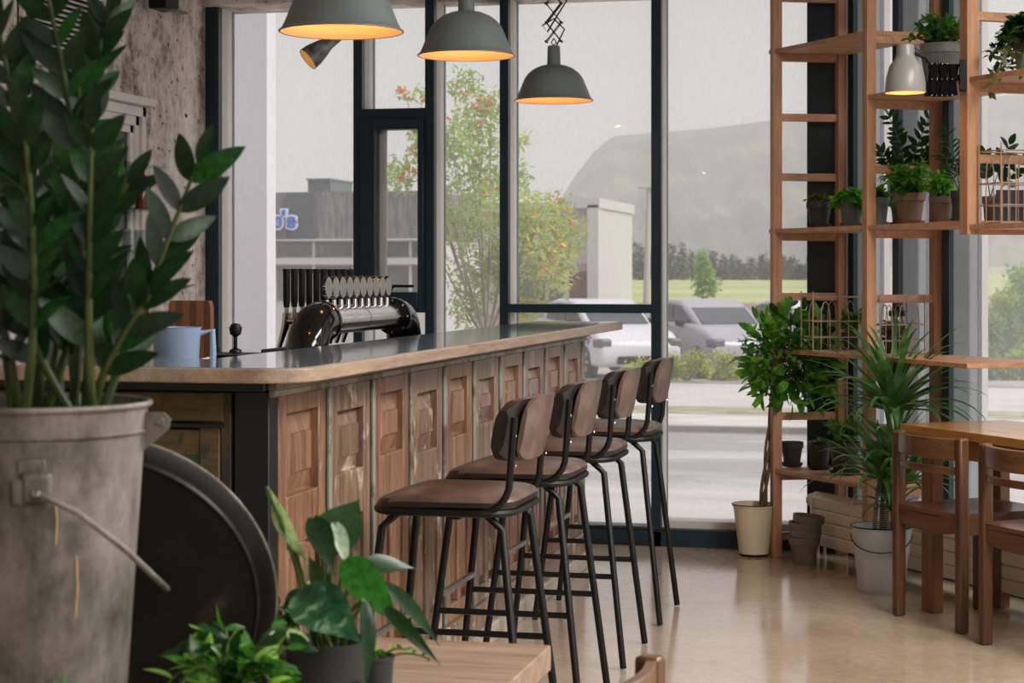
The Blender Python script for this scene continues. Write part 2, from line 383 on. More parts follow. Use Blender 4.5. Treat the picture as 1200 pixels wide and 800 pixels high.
st2('verge', 24.0, 26.4, gm('thin_verge', rgb(120,126,84), rgb(186,178,150), 2.0, .9), -30, 60, .05)
st2('far_road', 26.4, 39.0, gm('pale_asphalt', rgb(186,180,176), rgb(214,208,204), .6, .5), -40, 70)
st2('parking', 39.0, 48.0, gm('parking_gravel', rgb(150,142,132), rgb(184,176,168), 1.2, .8), -50, 80, .03)
strip('parking_rear', 48.0, 56.0, -1.21, -1.21, gm('parking_gravel_rear', rgb(150,142,132), rgb(184,176,168), 1.2, .8), -60, 90)
strip('gravel_bank', 56.0, 70.0, -1.21, .2, gm('bank_earth', rgb(120,104,84), rgb(168,152,130), 1.0, .9), -70, 100)
strip('field', 70.0, 900.0, .2, .5, gm('meadow_grass', rgb(160,172,116), rgb(196,198,146), .06, .95, .1, (.4,1,1), 0), -700, 900)
strip('far_plain', 900.0, 1500.0, .5, 6, gm('far_grass', rgb(140,150,110), rgb(176,178,136), .02, .95, .1, (.4,1,1), 0), -1500, 1800)
# white building flank right outside the left bay
xa, xb = YP(262,300,10.6).x, YP(323,300,10.75).x
MB().box(xa-.6, 10.6, -.4, xb, 10.75, 4.6).build('white_annex_wall', plain('white_render', rgb(226,222,226), .9, 0, .02), kind='structure')

# mountain
ridge = [(-900,250),(200,300),(560,312),(600,300),(640,262),(662,228),(674,208),(688,192),(692,182),(700,178),(712,166),(722,162),(745,160),(780,157),(830,153),(900,144),(945,140),(1050,130),(1200,112),(1500,100),(2300,150)]
def rz(px):
    for (a, ya), (b, yb) in zip(ridge, ridge[1:]):
        if a <= px <= b: return ya + (yb-ya)*(px-a)/(b-a)
    return 300
vs = []; fs = []; NX = 420; NY = 44
for j in range(NY + 1):
    tt = j / NY
    for i in range(NX + 1):
        px = -500 + 2700 * i / NX; Yd = 1500 + 1500 * tt
        top = (HOR - rz(px)) / F * 3000
        prof = tt ** 1.55 if tt < .72 else (.72**1.55) + (1-.72**1.55) * ((tt-.72)/.28) ** .8
        p = W(px, HOR, Yd)
        g = noise.fractal(Vector((px*.012, tt*2.2, 1.3)), 1, 2, 5) * 26 * tt * (1 - tt) * 3.6 + abs(noise.noise(Vector((px*.035 + tt*3, tt*1.2, 9)))) * 60 * tt * (1-tt) * 2
        vs.append((p.x, p.y, 5 + max(0, top) * prof + g * (1 if top > 25 else .25)))
for j in range(NY):
    for i in range(NX):
        a = j*(NX+1)+i; fs.append((a, a+1, a+NX+2, a+NX+1))
n0 = len(vs)
for i in range(NX+1): q = vs[NY*(NX+1)+i]; vs.append((q[0]*1.15, q[1]*1.2, 0))
for i in range(NX): a = NY*(NX+1)+i; fs.append((a, a+1, n0+i+1, n0+i))
t = NT('mountain_rock'); v = t.coords((1,1,1), rot=(0,.65,0)); a = t.noise(v, .0045, 7, .6, .4)
t.set(t.ramp(a, [(.38, rgb(70,70,78)), (.52, rgb(96,92,92)), (.62, rgb(130,128,92)), (.75, rgb(88,84,84))]), .95, 0, .1)
mo = MB(); mo.v = vs; mo.f = fs; tag(mo.build('mountain', t.m), 'broad flat-topped grey mountain fading into the haze beyond the fields', 'mountain')
# haze: a thin even mist over the plain
t = NT('valley_haze'); t.t.nodes.remove(t.b); vsn = t.n('ShaderNodeVolumeScatter'); vsn.inputs['Color'].default_value = (.95,.91,1,1); vsn.inputs['Density'].default_value = .00034; t.l(vsn.outputs[0], t.out.inputs['Volume'])
hz = MB().box(-3500, 72, -20, 4500, 4200, 420).build('haze', t.m, kind='structure', flat=True)

# buildings
ROOF = gm('slate_cladding', rgb(104,104,106), rgb(150,148,146), 1.5, .8, .2, (8,1,1.2))
WALLW = plain('white_cladding', rgb(206,204,200), .7, 0, .03); DGL = plain('dark_window', rgb(104,108,104), .25, 0, .2, 2); REDB = plain('red_brown_brick', rgb(126,92,82), .9, 0, .3, 3)
bd = thing('shop_building', 'grey slate-clad shop building with white window bands across the street', 'building')
D = 58.0
def bxz(px0, py0, px1, py1, dd, t0, t1, nm, mat, root, **k):
    a, b = W(px0, py1, dd), W(px1, py0, dd)
    return MB().box(a.x, a.y + t0, a.z, b.x, a.y + t1, b.z).build(nm, mat, root, **k)
Yb = W(400, 300, D).y
def bfront(px0, py0, px1, py1, y0, y1, nm, mat, root):
    a, b = YP(px0, py1, Yb), YP(px1, py0, Yb); return MB().box(a.x, Yb+y0, a.z, b.x, Yb+y1, b.z).build(nm, mat, root)
bfront(180, 224, 508, 281, -.3, 6, 'roof_cladding', ROOF, bd)
bfront(182, 281, 506, 425, 0, 6, 'wall', WALLW, bd)
bfront(180, 279.5, 508, 283, -.4, -.28, 'fascia', WALLW, bd)
for (a, b_) in ((200,262),(266,320),(326,366),(372,412),(448,480),(484,503)):
    bfront(a, 284, b_, 300, -.05, .1, 'window', DGL, bd); bfront(a, 312, b_, 352, -.05, .1, 'window', DGL, bd)
for px in (264, 323, 369, 416, 446, 482): bfront(px-1.6, 282, px+1.6, 352, -.12, .0, 'mullion', WALLW, bd)
bfront(180, 302, 508, 310, -.25, -.02, 'canopy', WALLW, bd)
bfront(348, 208, 375, 226, 1, 3.2, 'chimney', GREYF, bd); bfront(347, 207, 376, 209.5, .9, 3.3, 'chimney_cap', ROOF, bd)
t = NT('dark_cladding'); t.set(rgb(82,90,94), .7); bfront(340, 226, 375, 279, -.42, -.3, 'dark_panel', t.m, bd)
# sign letters: the visible end of a word in blue letters edged with white
BLUE = plain('sign_blue', rgb(30,110,205), .4, 0, .05); SWHITE = plain('sign_white', rgb(240,240,245), .5, 0, .02)
def glyph(txt, off):
    cu = bpy.data.curves.new('letter', 'FONT'); cu.body = txt; cu.size = 1; cu.extrude = .02; cu.offset = off
    ob = bpy.data.objects.new('tmp', cu); COL.objects.link(ob); dg = bpy.context.evaluated_depsgraph_get(); dg.update()
    me = bpy.data.meshes.new_from_object(ob.evaluated_get(dg)); bpy.data.objects.remove(ob); me.materials.clear()
    X = [v.co.x for v in me.vertices]; Y = [v.co.y for v in me.vertices]; return me, (min(X)+max(X))/2, (min(Y)+max(Y))/2, max(X)-min(X), max(Y)-min(Y)
sg0 = YP(335, 262, Yb-.62); sg = thing('shop_sign', 'blue rounded letters edged in white mounted high on the slate shop front', 'sign', sg0)
kS = D / F
for tx, px, py, wpx, hpx in (('s', 341.5, 260.5, 10.5, 14), ("'", 332.5, 249.5, 4.5, 7), ('o', 325.5, 260.5, 11, 14)):
    w0 = h0 = None
    for m, of, dy in ((BLUE, .02, -.03), (SWHITE, .10, .03)):
        me, cx, cy, w_, h_ = glyph(tx, of)
        if w0 is None: w0, h0 = wpx*kS/w_, hpx*kS/h_
        for v in me.vertices: v.co = ((v.co.x-cx)*w0, (v.co.y-cy)*h0, v.co.z)
        me.materials.append(m); p = YP(px, py, Yb-.62) - sg0; o = put('letter', me, sg); o.rotation_euler = (rad(90),0,0); o.location = (p.x, dy, p.z)
MB().box(-.35,.05,-.12,.25,.36,.02).build('mounting_rail', GREYF, sg)
b2 = thing('white_building', 'white framed building with a brick window behind the berry tree', 'building')
D2 = 67.0; Y2 = W(680, 300, D2).y
def b2f(px0, py0, px1, py1, y0, y1, nm, mat):
    a, b = YP(px0, py1, Y2), YP(px1, py0, Y2); return MB().box(a.x, Y2+y0, a.z, b.x, Y2+y1, b.z).build(nm, mat, b2)
b2f(512, 236, 702, 400, .3, 7, 'wall', WALLW); b2f(656, 232, 704, 244, -.3, 7.2, 'roof_edge', WALLW); b2f(690, 240, 703, 400, -.3, .3, 'pillar', WALLW)
b2f(664, 318, 689, 352, .2, .35, 'brick_panel', REDB); b2f(600, 310, 660, 352, .2, .35, 'window', DGL); b2f(664,300,690,309,.1,.3,'band',WALLW)
for px in (610, 640, 664): b2f(px-1.5, 300, px+1.5, 352, .1, .3, 'mullion', WALLW)
# street lamp
sl = thing('street_lamp', 'tall slim white street lamp beside the field', 'street lamp', (0,0,0))
p = W(757, 355, 64); MB().tube([(p.x,p.y,-.6),(p.x+.1,p.y,W(760,219,64).z)], [.13,.08], 8).build('pole', PALE, sl)
q = W(760,219,64); MB().box(q.x-.35, q.y-.15, q.z-.06, q.x+.6, q.y+.15, q.z+.06).build('lantern', WALLW, sl, bev=.03)

# trees
def leafcloud(name, mat, cents, n, ls, root, seed=1, sq=(1,1,1), rr=1.0, kind='stuff', lw=.5):
    r = random.Random(seed); V = []; FF = []
    tot = sum(c[3]**2 for c in cents)
    for (cx, cy, cz, cr) in cents:
        for _ in range(max(3, int(n * cr**2 / tot))):
            d = Vector((r.gauss(0,1), r.gauss(0,1), r.gauss(0,1))).normalized() * (r.random() ** .45) * cr
            p = Vector((cx + d.x*sq[0], cy + d.y*sq[1], cz + d.z*sq[2]))
            X = Vector((r.gauss(0,1), r.gauss(0,1), r.gauss(0,.7)-.2)).normalized(); Z = Vector((r.gauss(0,.6), r.gauss(0,.6), 1)); Z = (Z - X*Z.dot(X)).normalized(); Y = Z.cross(X)
            s = ls * r.uniform(.6, 1.25); b = len(V)
            V += [tuple(p), tuple(p + X*s*.5 + Y*s*lw*.5 + Z*s*.06), tuple(p + X*s), tuple(p + X*s*.5 - Y*s*lw*.5 + Z*s*.06)]; FF.append((b, b+1, b+2, b+3))
    m = MB(); m.v = V; m.f = FF; me = bpy.data.meshes.new(name); me.from_pydata(V, [], FF); me.materials.append(mat); return put(name, me, root, kind=kind)
PALEG = leafmat('rowan_leaf', rgb(150,166,112), rgb(204,210,160), .5, 3); YEL = leafmat('yellow_leaf', rgb(206,168,60), rgb(226,196,92), .5, 3); BERRY = plain('orange_berry', rgb(226,128,64), .5)
rw = thing('rowan_tree', 'slender rowan tree with orange berries and yellowing leaves outside the glass', 'tree')
DT = 15.0; rr = random.Random(5)
base = W(560, 319, DT); base.z = -.3
lobes = []
for (px, py, rp, dd) in ((500,110,14,0),(545,100,20,.3),(560,150,34,0),(530,165,26,-.3),(470,205,24,.2),(500,175,22,0),(555,205,38,.2),(580,250,38,-.2),(530,260,36,0),(600,210,24,.3),(620,260,34,0),(650,250,26,.2),(640,290,36,-.2),(668,275,22,.1),(600,310,34,0),(560,320,36,.2),(650,320,26,0),(615,350,26,.1),(545,360,22,0),(475,110,8,.1),(610,165,10,0),(575,120,18,.1),(490,150,12,.1)):
    p = W(px, py, DT + dd); lobes.append((p.x, p.y, p.z, rp * DT / F))
tb = MB(); fork = W(570, 400, DT)
tb.tube([base, fork], [.07, .05], 8)
for (x, y, z, r_) in lobes: tb.tube(bez(fork, (fork.x*.5+x*.5, y, fork.z*.6+z*.4), (x, y, z), 6), [.009,.008,.007,.006,.005,.004,.003], 5)
tb.build('trunk', plain('rowan_bark', rgb(150,140,122), .8), rw)
leafcloud('foliage', PALEG, [(a,b,c,d*1.15) for a,b,c,d in lobes], 7500, .07, rw, 3, lw=.4)
leafcloud('yellow_foliage', YEL, [l_ for l_ in lobes if l_[0] > W(600,300,DT).x], 420, .075, rw, 4)
bm_ = MB()
for _ in range(46):
    l_ = rr.choice(lobes); a = rr.uniform(0, 6.28); p = Vector((l_[0] + math.cos(a)*l_[3]*rr.random(), l_[1] - .1, l_[2] + math.sin(a)*l_[3]*rr.random()))
    for k in range(7):
        q = p + Vector((rr.gauss(0,.022), rr.gauss(0,.02), rr.gauss(0,.018))); bm_.lathe([(0,-.012),(.012,0),(0,.012)], 6, Matrix.Translation(q), cap=False)
bm_.build('berry_cluster', BERRY, rw, kind='stuff')
FARG = leafmat('spruce_leaf', rgb(66,84,66), rgb(98,112,84), .8, .5)
rr = random.Random(11)
ORD = 'first second third fourth fifth sixth seventh eighth ninth tenth eleventh twelfth thirteenth fourteenth fifteenth sixteenth seventeenth eighteenth nineteenth twentieth twenty-first twenty-second twenty-third twenty-fourth twenty-fifth twenty-sixth'.split()
for i in range(26):
    px = 708 + i * 11.5 + rr.uniform(-2, 2); dd = (262, 274)[i % 2] + rr.uniform(-2, 2)
    top = 276 + 1.6 * i + rr.uniform(-5, 6) if i < 13 else 303 + rr.uniform(-6, 6)
    g = W(px, HOR, dd); zt = W(px, top, dd).z; h_ = zt - .3; wd = 11.5*dd/F
    tr_ = thing('shelter_tree', 'dark green tree of the distant shelter belt, %s from its left end' % ORD[i], 'tree', (g.x, g.y, .28), 0, 'trees of the distant shelter belt')
    MB().tube([(0,0,0),(0,0,h_*.5)], [.12,.06], 6).build('trunk', BARK, tr_)
    leafcloud('crown', FARG, [(0,0,h_*(.10+.19*k), wd*(1.05-.14*k)) for k in range(5)], 560, .5, tr_, i, lw=.7)
g = W(823, 319, 78); bt = thing('birch_tree', 'light green young tree standing alone in the field', 'tree', (g.x, g.y, .2))
k_ = 78/F; leafcloud('crown', leafmat('birch_leaf', rgb(124,148,92), rgb(160,180,116), .6, 1), [(0,0,14*k_,12*k_),(.1,0,26*k_,14*k_),(0,0,40*k_,11*k_),(0,0,52*k_,7*k_),(.3,0,16*k_,12*k_)], 1000, .24, bt, 5); MB().tube([(0,0,-.1),(0,0,45*k_)], [.06,.03], 6).build('trunk', BARK, bt)
# shrubs
YF = leafmat('mustard_flower', rgb(220,200,60), rgb(240,220,90), .6, 4); SHG = leafmat('shrub_leaf', rgb(120,146,60), rgb(168,184,90), .6, 3)
for i, (px, hw, hh, dd) in enumerate(((752,12,26,39.5),(783,17,34,40.2),(818,17,38,39.6),(850,15,34,40.4),(736,9,20,38.6),(882,14,30,40))):
    g = W(px, HOR, dd); s_ = thing('flowering_shrub', ['small yellow-flowered roadside shrub behind the window mullion','wide yellow-flowered roadside shrub, left of the middle pair','tall yellow-flowered roadside shrub, right of the middle pair','loose yellow-flowered roadside shrub nearest the potted fig','smallest yellow-flowered shrub in front of the white car wheel','ragged yellow-flowered shrub hidden behind the fig leaves'][i], 'shrub', (g.x, g.y, gz(dd)), 0, 'yellow roadside shrubs')
    k_ = dd / F; cs = [(R.uniform(-hw,hw)*k_*.8, R.uniform(-.15,.15), R.uniform(.2,.85)*hh*k_, .2) for _ in range(12)]
    leafcloud('foliage', SHG, cs, 1100, .09, s_, 20+i, lw=.35); leafcloud('flowers', YF, cs, 330, .065, s_, 30+i, lw=.8)
for i, (px, dd, hw, hh, lb) in enumerate(((1160,44,9,80,'narrow'),(1183,45,12,120,'tallest'),(1211,44,14,130,'broad'),(1170,50,14,100,'rear left'),(1202,51,14,128,'rear right'),(1235,46,14,140,'outermost'),(1159,42.5,8,34,'low left'),(1188,42.5,10,30,'low right'))):
    g = W(px, HOR, dd); s_ = thing('hedge_shrub', lb + ' pale green shrub of the thicket beyond the right-hand window', 'shrub', (g.x, g.y, gz(dd)), 0, 'thicket beyond the side window'); k_ = dd/F
    leafcloud('foliage', SHG if i % 2 else leafmat('thicket_leaf', rgb(96,130,60), rgb(140,170,84), .6, 3), [(R.uniform(-1,1)*hw*k_, R.uniform(-.3,.3), R.uniform(.1,.9)*hh*k_, hw*k_*1.2) for _ in range(10)], 1600, .16, s_, 50+i)
# cars
TYRE = plain('tyre_rubber', rgb(40,40,42), .8); RIM = plain('alloy', rgb(190,190,192), .35, .6, .05); CARGL = plain('car_glass', rgb(70,78,80), .1, 0, .1, bump=0); LAMPG = plain('headlight', rgb(90,92,95), .1)
def car(name, label, px, dd, flip, body, L=4.1):
    """side-on hatchback; px = nose column; +x forward"""
    p = W(px, HOR, dd); r = thing(name, label, 'car', (p.x, p.y, gz(dd)+.03), rad(-58)); r.scale = (1.12,1.12,1.16)
    prof = [(-L+.15,.25),(-L,.55),(-L+.05,.95),(-L+.35,1.1),(-1.0,1.02),(-.35,.88),(-.05,.7),(0,.45),(-.08,.24)]
    def slab(pts, w, mat, nm, bev):
        m = MB(); n = len(pts)
        m.add([(x, -w, z) for x, z in pts] + [(x, w, z) for x, z in pts], [tuple(range(n)), tuple(reversed(range(n, 2*n)))] + [(i, n+i, n+(i+1)%n, (i+1)%n) for i in range(n)])
        return m.build(nm, mat, r, bev=bev, seg=3)
    b = slab(prof, .86, body, 'body', .09)
    cab = [(-L+.3,1.05),(-L+.55,1.42),(-L+1.2,1.5),(-2.1,1.48),(-1.62,1.3),(-1.05,.98)]
    slab(cab, .7, body, 'cabin', .07)
    for sy in (-1, 1):
        g = MB(); pts = [(-L+.62,1.08),(-L+.75,1.36),(-L+1.3,1.41),(-2.35,1.4),(-2.35,1.08)]; n = len(pts)
        g.add([(x, sy*.69, z) for x, z in pts] + [(x, sy*.735, z) for x, z in pts], [tuple(range(n)), tuple(reversed(range(n, 2*n)))] + [(i, n+i, n+(i+1)%n, (i+1)%n) for i in range(n)]); g.build('side_window', CARGL, r)
        g = MB(); pts = [(-2.27,1.08),(-2.27,1.39),(-1.95,1.37),(-1.42,1.06)]; n = 4
        g.add([(x, sy*.69, z) for x, z in pts] + [(x, sy*.735, z) for x, z in pts], [tuple(range(n)), tuple(reversed(range(n, 2*n)))] + [(i, n+i, n+(i+1)%n, (i+1)%n) for i in range(n)]); g.build('side_window', CARGL, r)
        MB().box(-1.75, sy*.78, .98, -1.55, sy*.95, 1.12).build('mirror', BLACK, r, bev=.03)
        MB().box(-.42, sy*.6, .6, -.03, sy*.88, .78).build('headlight', LAMPG, r, bev=.05)
    MB().beam((-1.7,0,1.33),(-1.1,0,1.03), 1.2, .03).build('windscreen', CARGL, r)
    for wx in (-.85, -L+.75):
        for sy in (-1, 1):
            Mw = Matrix.Translation((wx, sy*.78, .32)) @ Matrix.Rotation(rad(90), 4, 'X')
            wh = MB().lathe([(.2,-.1),(.3,-.1),(.32,-.06),(.32,.06),(.3,.1),(.2,.1)], 20, Mw).build('wheel', TYRE, r)
            rm = MB(); rm.lathe([(.02,-.105),(.06,-.11),(.06,.11),(.02,.105)], 10, Mw)
            for k in range(7):
                a = k*2*math.pi/7; rm.add(*[x for x in ([(math.cos(a-.2)*.05,math.sin(a-.2)*.05,z) for z in (-.107,.107)] + [(math.cos(a+.2)*.05,math.sin(a+.2)*.05,z) for z in (-.107,.107)] + [(math.cos(a-.13)*.22,math.sin(a-.13)*.22,z) for z in (-.107,.107)] + [(math.cos(a+.13)*.22,math.sin(a+.13)*.22,z) for z in (-.107,.107)], [(0,1,3,2),(4,6,7,5),(0,2,6,4),(1,5,7,3),(0,4,5,1),(2,3,7,6)])], Mw)
            rm.build('wheel_rim', RIM, wh)
    MB().box(-.1,-.5,.3,.02,.5,.45).build('grille', BLACK, r, bev=.02)
    return r
CW = plain('white_paint', rgb(214,214,218), .15, 0, .02, bump=0); CS = plain('silver_paint', rgb(176,174,178), .2, .2, .03, bump=0)
c1 = car('parked_car', 'white parked car with a red and blue door sticker behind the bar end', 752, 41, False, CW)
STK = plain('sticker_red', rgb(200,70,80), .4); STB = plain('sticker_blue', rgb(60,110,190), .4)
for (a, b_, m_) in (((-.95,.85),(-.6,.7),STB),((-1.0,.78),(-.8,.9),STK),((-.7,.72),(-.5,.82),STK),((-.85,.72),(-.65,.66),STB)):
    MB().beam((a[0],-.868,a[1]),(b_[0],-.868,b_[1]), .012, .04, (0,0,1)).build('sticker', m_, c1)
car('parked_car', 'silver parked car seen whole through the middle window bay', 884, 41.5, False, CS)
car('parked_car', 'white parked car half hidden behind the potted fig leaves', 1012, 42, False, CW)
# ================================================================== BAR
XF = -1.69; YN = 4.47; YE = 8.56; ZC = 1.118
RED1 = wood('door_wood', rgb(78,52,36), rgb(162,124,96), 'z', .3, paint=rgb(196,180,156), pamt=.66, psc=9, spec=.6)
RED2 = wood('door_wood_worn', rgb(70,52,40), rgb(156,128,104), 'z', .3, spec=.6, paint=rgb(190,178,156), pamt=.6, psc=7)
GRN = wood('green_paint_wood', rgb(70,60,48), rgb(112,98,76), 'z', .35, paint=rgb(140,140,126), pamt=.47, psc=5)
GRN2 = wood('moss_paint_wood', rgb(62,46,34), rgb(100,78,54), 'x', .6, paint=rgb(54,80,68), pamt=.50, psc=9)
OLV = wood('olive_worn_wood', rgb(66,50,34), rgb(112,98,60), 'x', .6, paint=rgb(52,70,58), pamt=.54, psc=8)
DKW = plain('dark_stained', rgb(18,22,24), .4, 0, .1)
TOPM_ = NT('bar_top'); v_ = TOPM_.coords((1.5,12,12)); a_ = TOPM_.noise(v_, 1.5, 5)
TOPM_.set(TOPM_.ramp(a_, [(.35, rgb(92,108,120)), (.65, rgb(132,146,154))]), .07, 0, .9); TOPM = TOPM_.m  # pale blue-grey of the window reflections is put into the base colour
EDGE = wood('bar_edge', rgb(128,106,88), rgb(178,156,136), 'y', .35); EDGEX = wood('bar_edge_end', rgb(64,44,28), rgb(104,74,48), 'x', .4)
bar = thing('bar_counter', 'long bar faced with salvaged panelled doors under a glossy dark top', 'bar counter', (XF, (YN+YE)/2, 0))
bo = Vector(bar.location)
def bb(*a):
    m = MB(); [m.box(x0-bo.x, y0-bo.y, z0, x1-bo.x, y1-bo.y, z1) for (x0,y0,z0,x1,y1,z1) in a]; return m
OV = XP(730, 378, -1.5); XO = YP(729.7, 378, YE+.13).x   # overhanging front edge
YNE = FL(250, 431.5, ZC).y
XB = YP(628, 377, YE+.13).x; XLE = -3.0; YLB = FL(220, 420.5, ZC).y
# worktop: L-shaped, rounded outer corner
rc = .13; pts = [(XLE, YNE), (XO-rc, YNE)] + [(XO-rc+rc*math.sin(a), YNE+rc-rc*math.cos(a)) for a in (math.pi/2*k/7 for k in range(1,8))] + [(XO, YE+.13), (XB, YE+.13), (XB, YLB), (XLE, YLB)]
def off(p, d):
    n = len(p); out = []
    for i in range(n):
        a, b, c = Vector(p[i-1]), Vector(p[i]), Vector(p[(i+1) % n]); n1 = Vector(((b-a).y, -(b-a).x)).normalized(); n2 = Vector(((c-b).y, -(c-b).x)).normalized()
        q = b - (n1+n2).normalized() * d / max(.5, math.cos(n1.angle(n2)/2) if n1.length and n2.length else 1); out.append(tuple(q))
    return out
loc = lambda P: [(x-bo.x, y-bo.y) for x, y in P]
inner = off(pts, .012)
MB().prism(loc(inner), ZC-.004, ZC+.0015).build('worktop', TOPM, bar)
MB().prism(loc(pts), ZC-.036, ZC).build('worktop_edge', EDGE, bar, bev=.004)
# trim under the top
bb((XF-1.3, YN-.035, 1.05, XF+.0, YN, 1.085)).build('moulding', DKW, bar, bev=.006)
bb((XF-.001, YN-.02, 1.053, XF+.03, YE+.01, 1.085)).build('moulding', wood('trim_wood', rgb(60,56,44), rgb(120,120,98), 'y', .5, paint=rgb(40,38,32), pamt=.6), bar, bev=.006)
bb((XF, YN-.01, 1.035, XF+.018, YE, 1.053)).build('moulding', GRN, bar, bev=.004)
# carcass
bb((XB+.03, YN+.02, 0, XF-.03, YE, 1.08), (XLE, YN+.02, 0, XB+.03, YLB-.02, 1.08)).build('carcass', DKW, bar)
bb((XF-.09, YN-.012, 0, XF+.004, YN+.05, 1.05)).build('corner_post', DKW, bar, bev=.004)
bb((XF-.02, YE-.03, 0, XF+.006, YE+.012, 1.045), (XB, YE-.01, 0, XF, YE+.012, 1.08)).build('end_panel', GRN, bar, bev=.003)
# kick step
STEP = wood('step_wood', rgb(150,138,122), rgb(196,184,168), 'y', .5)
bb((XF-.02, YN, 0, XF+.045, YE, .07)).build('plinth', STEP, bar, bev=.004)
bb((XF-.02, YN, .07, XF+.028, YE, .155)).build('plinth', RED2, bar, bev=.006)
ND = 10; yb = [YN + .05 + (YE-.06-YN-.05) * k / ND for k in range(ND+1)]
for k in range(ND):
    y0, y1 = yb[k]+.012, yb[k+1]-.035; z0, z1 = .155, 1.035; wm = (RED1, RED2)[k % 2] 
    if k == 0: y0 = yb[0]
    # slender pilaster between two doors
    bb((XF-.03, yb[k+1]-.015, .155, XF+.013, yb[k+1]+.009, 1.035)).build('pilaster', GRN, bar, bev=.004)
    bb((XF-.03, yb[k+1]-.034, .155, XF+.004, yb[k+1]-.015, 1.035)).build('shadow_gap', DKW, bar)
    sw = .055; zr1 = .785 + .015*((k*7) % 3 - 1); zr0 = zr1 - .13; zt = z1 - (.05 if k % 2 == 0 else .075)
    m = bb((XF-.03, y0, z0, XF+.008, y0+sw, z1), (XF-.03, y1-sw, z0, XF+.008, y1, z1), (XF-.03, y0+sw, zt, XF+.008, y1-sw, z1),
           (XF-.03, y0+sw, zr0, XF+.008, y1-sw, zr1), (XF-.03, y0+sw, z0, XF+.008, y1-sw, z0+.06), (XF-.03, (y0+y1)/2-.02, z0+.06, XF+.008, (y0+y1)/2+.02, zr0),
           (XF-.032, y0+.01, z0+.01, XF-.018, y1-.01, z1-.01))
    dr = m.build('door_panel', wm, bar, bev=.004)
    def raised(ya, yb_, za, zb_, inset, depth, mat):
        f = MB(); xb = XF-.018-bo.x; xt = xb + depth; A = [(ya,za),(yb_,za),(yb_,zb_),(ya,zb_)]; B = [(ya+inset,za+inset),(yb_-inset,za+inset),(yb_-inset,zb_-inset),(ya+inset,zb_-inset)]
        C = [(ya+inset+.004,za+inset+.004),(yb_-inset-.004,za+inset+.004),(yb_-inset-.004,zb_-inset-.004),(ya+inset+.004,zb_-inset-.004)]
        vs_ = [(xb, y-bo.y, z) for y, z in A] + [(xt, y-bo.y, z) for y, z in B] + [(xt+.007, y-bo.y, z) for y, z in C]
        fs_ = [(3,2,1,0)] + [(i,(i+1)%4,4+(i+1)%4,4+i) for i in range(4)] + [(4+i,4+(i+1)%4,8+(i+1)%4,8+i) for i in range(4)] + [(8,9,10,11)]
        f.add(vs_, fs_); f.build('raised_panel', mat, dr, flat=True)
    g = .006; ins = .048 * (.75 if k % 3 == 1 else 1)
    raised(y0+sw+g, y1-sw-g, zr1+g, zt-g, ins, .016, wm)
    raised(y0+sw+g, (y0+y1)/2-.02-g, z0+.06+g, zr0-g, .026, .018, wm); raised((y0+y1)/2+.02+g, y1-sw-g, z0+.06+g, zr0-g, .026, .018, wm)
# near end of the bar, faced with a painted door laid sideways
xe0, xe1 = -3.0, XF-.1
ed = bb((xe0, YN-.01, .97, xe1-.02, YN+.02, 1.045), (xe0, YN-.01, .1, xe1-.02, YN+.02, .2), (xe1-.085, YN-.012, .2, xe1-.03, YN+.02, .97), (xe0, YN-.006, .885, xe1-.085, YN+.02, .95)).build('door_panel', OLV, bar, bev=.004)
bb((xe1-.028, YN-.008, .1, xe1, YN+.02, 1.045)).build('pilaster', wood('post_paint', rgb(60,50,38), rgb(98,84,56), 'z', .6, paint=rgb(54,50,44), pamt=.5), bar, bev=.003)
bb((xe0, YN-.004, .2, xe1-.085, YN+.02, .885)).build('door_panel', GRN2, bar, bev=.003)
p2 = MB(); A = [(xe0,.3),(xe1-.2,.3),(xe1-.2,.8),(xe0,.8)]; B = [(xe0+.05,.34),(xe1-.24,.34),(xe1-.24,.76),(xe0+.05,.76)]
p2.add([(x-bo.x, YN-.004-bo.y, z) for x, z in A] + [(x-bo.x, YN-.02-bo.y, z) for x, z in B], [(0,1,5,4),(1,2,6,5),(2,3,7,6),(3,0,4,7),(4,5,6,7)]); p2.build('raised_panel', OLV, bar, flat=True)
bb((xe0, YN-.018, .955, xe1-.02, YN, .968)).build('moulding', DKW, bar, bev=.003)

# ---- bar stools
LEA = NT('brown_leather'); v_ = LEA.coords(); a_ = LEA.noise(v_, 7, 5, .6)
LEA.set(LEA.ramp(a_, [(.35, rgb(66,54,48)), (.55, rgb(96,80,70)), (.72, rgb(132,112,98))]), .42, 0, .5); LEA.bump(LEA.noise(v_, 120, 2), .15, .002); LEATH = LEA.m
LB = plain('dark_leather', rgb(34,29,27), .35, 0, .2, 20)
def pad(w, d, r, h, dome, seg=8, nz=4):
    """rounded rectangular cushion, w along y, d along x"""
    out = []
    for cx, cy, a0 in ((d/2-r, w/2-r, 0), (-d/2+r, w/2-r, 90), (-d/2+r, -w/2+r, 180), (d/2-r, -w/2+r, 270)):
        for k in range(seg+1): a = rad(a0 + 90*k/seg); out.append((cx + r*math.cos(a), cy + r*math.sin(a)))
    n = len(out); V = []; Fc = []
    rings = [(.90, 0), (1.0, h*.18), (1.0, h*.55), (.965, h*.85), (.9, h), (.6, h+dome*.7), (.25, h+dome)]
    for s_, z in rings: V += [(x*s_, y*s_, z) for x, y in out]
    for i in range(len(rings)-1):
        for k in range(n): Fc.append((i*n+k, i*n+(k+1)%n, (i+1)*n+(k+1)%n, (i+1)*n+k))
    Fc.append(tuple((len(rings)-1)*n + k for k in range(n))); Fc.append(tuple(reversed(range(n)))); return V, Fc
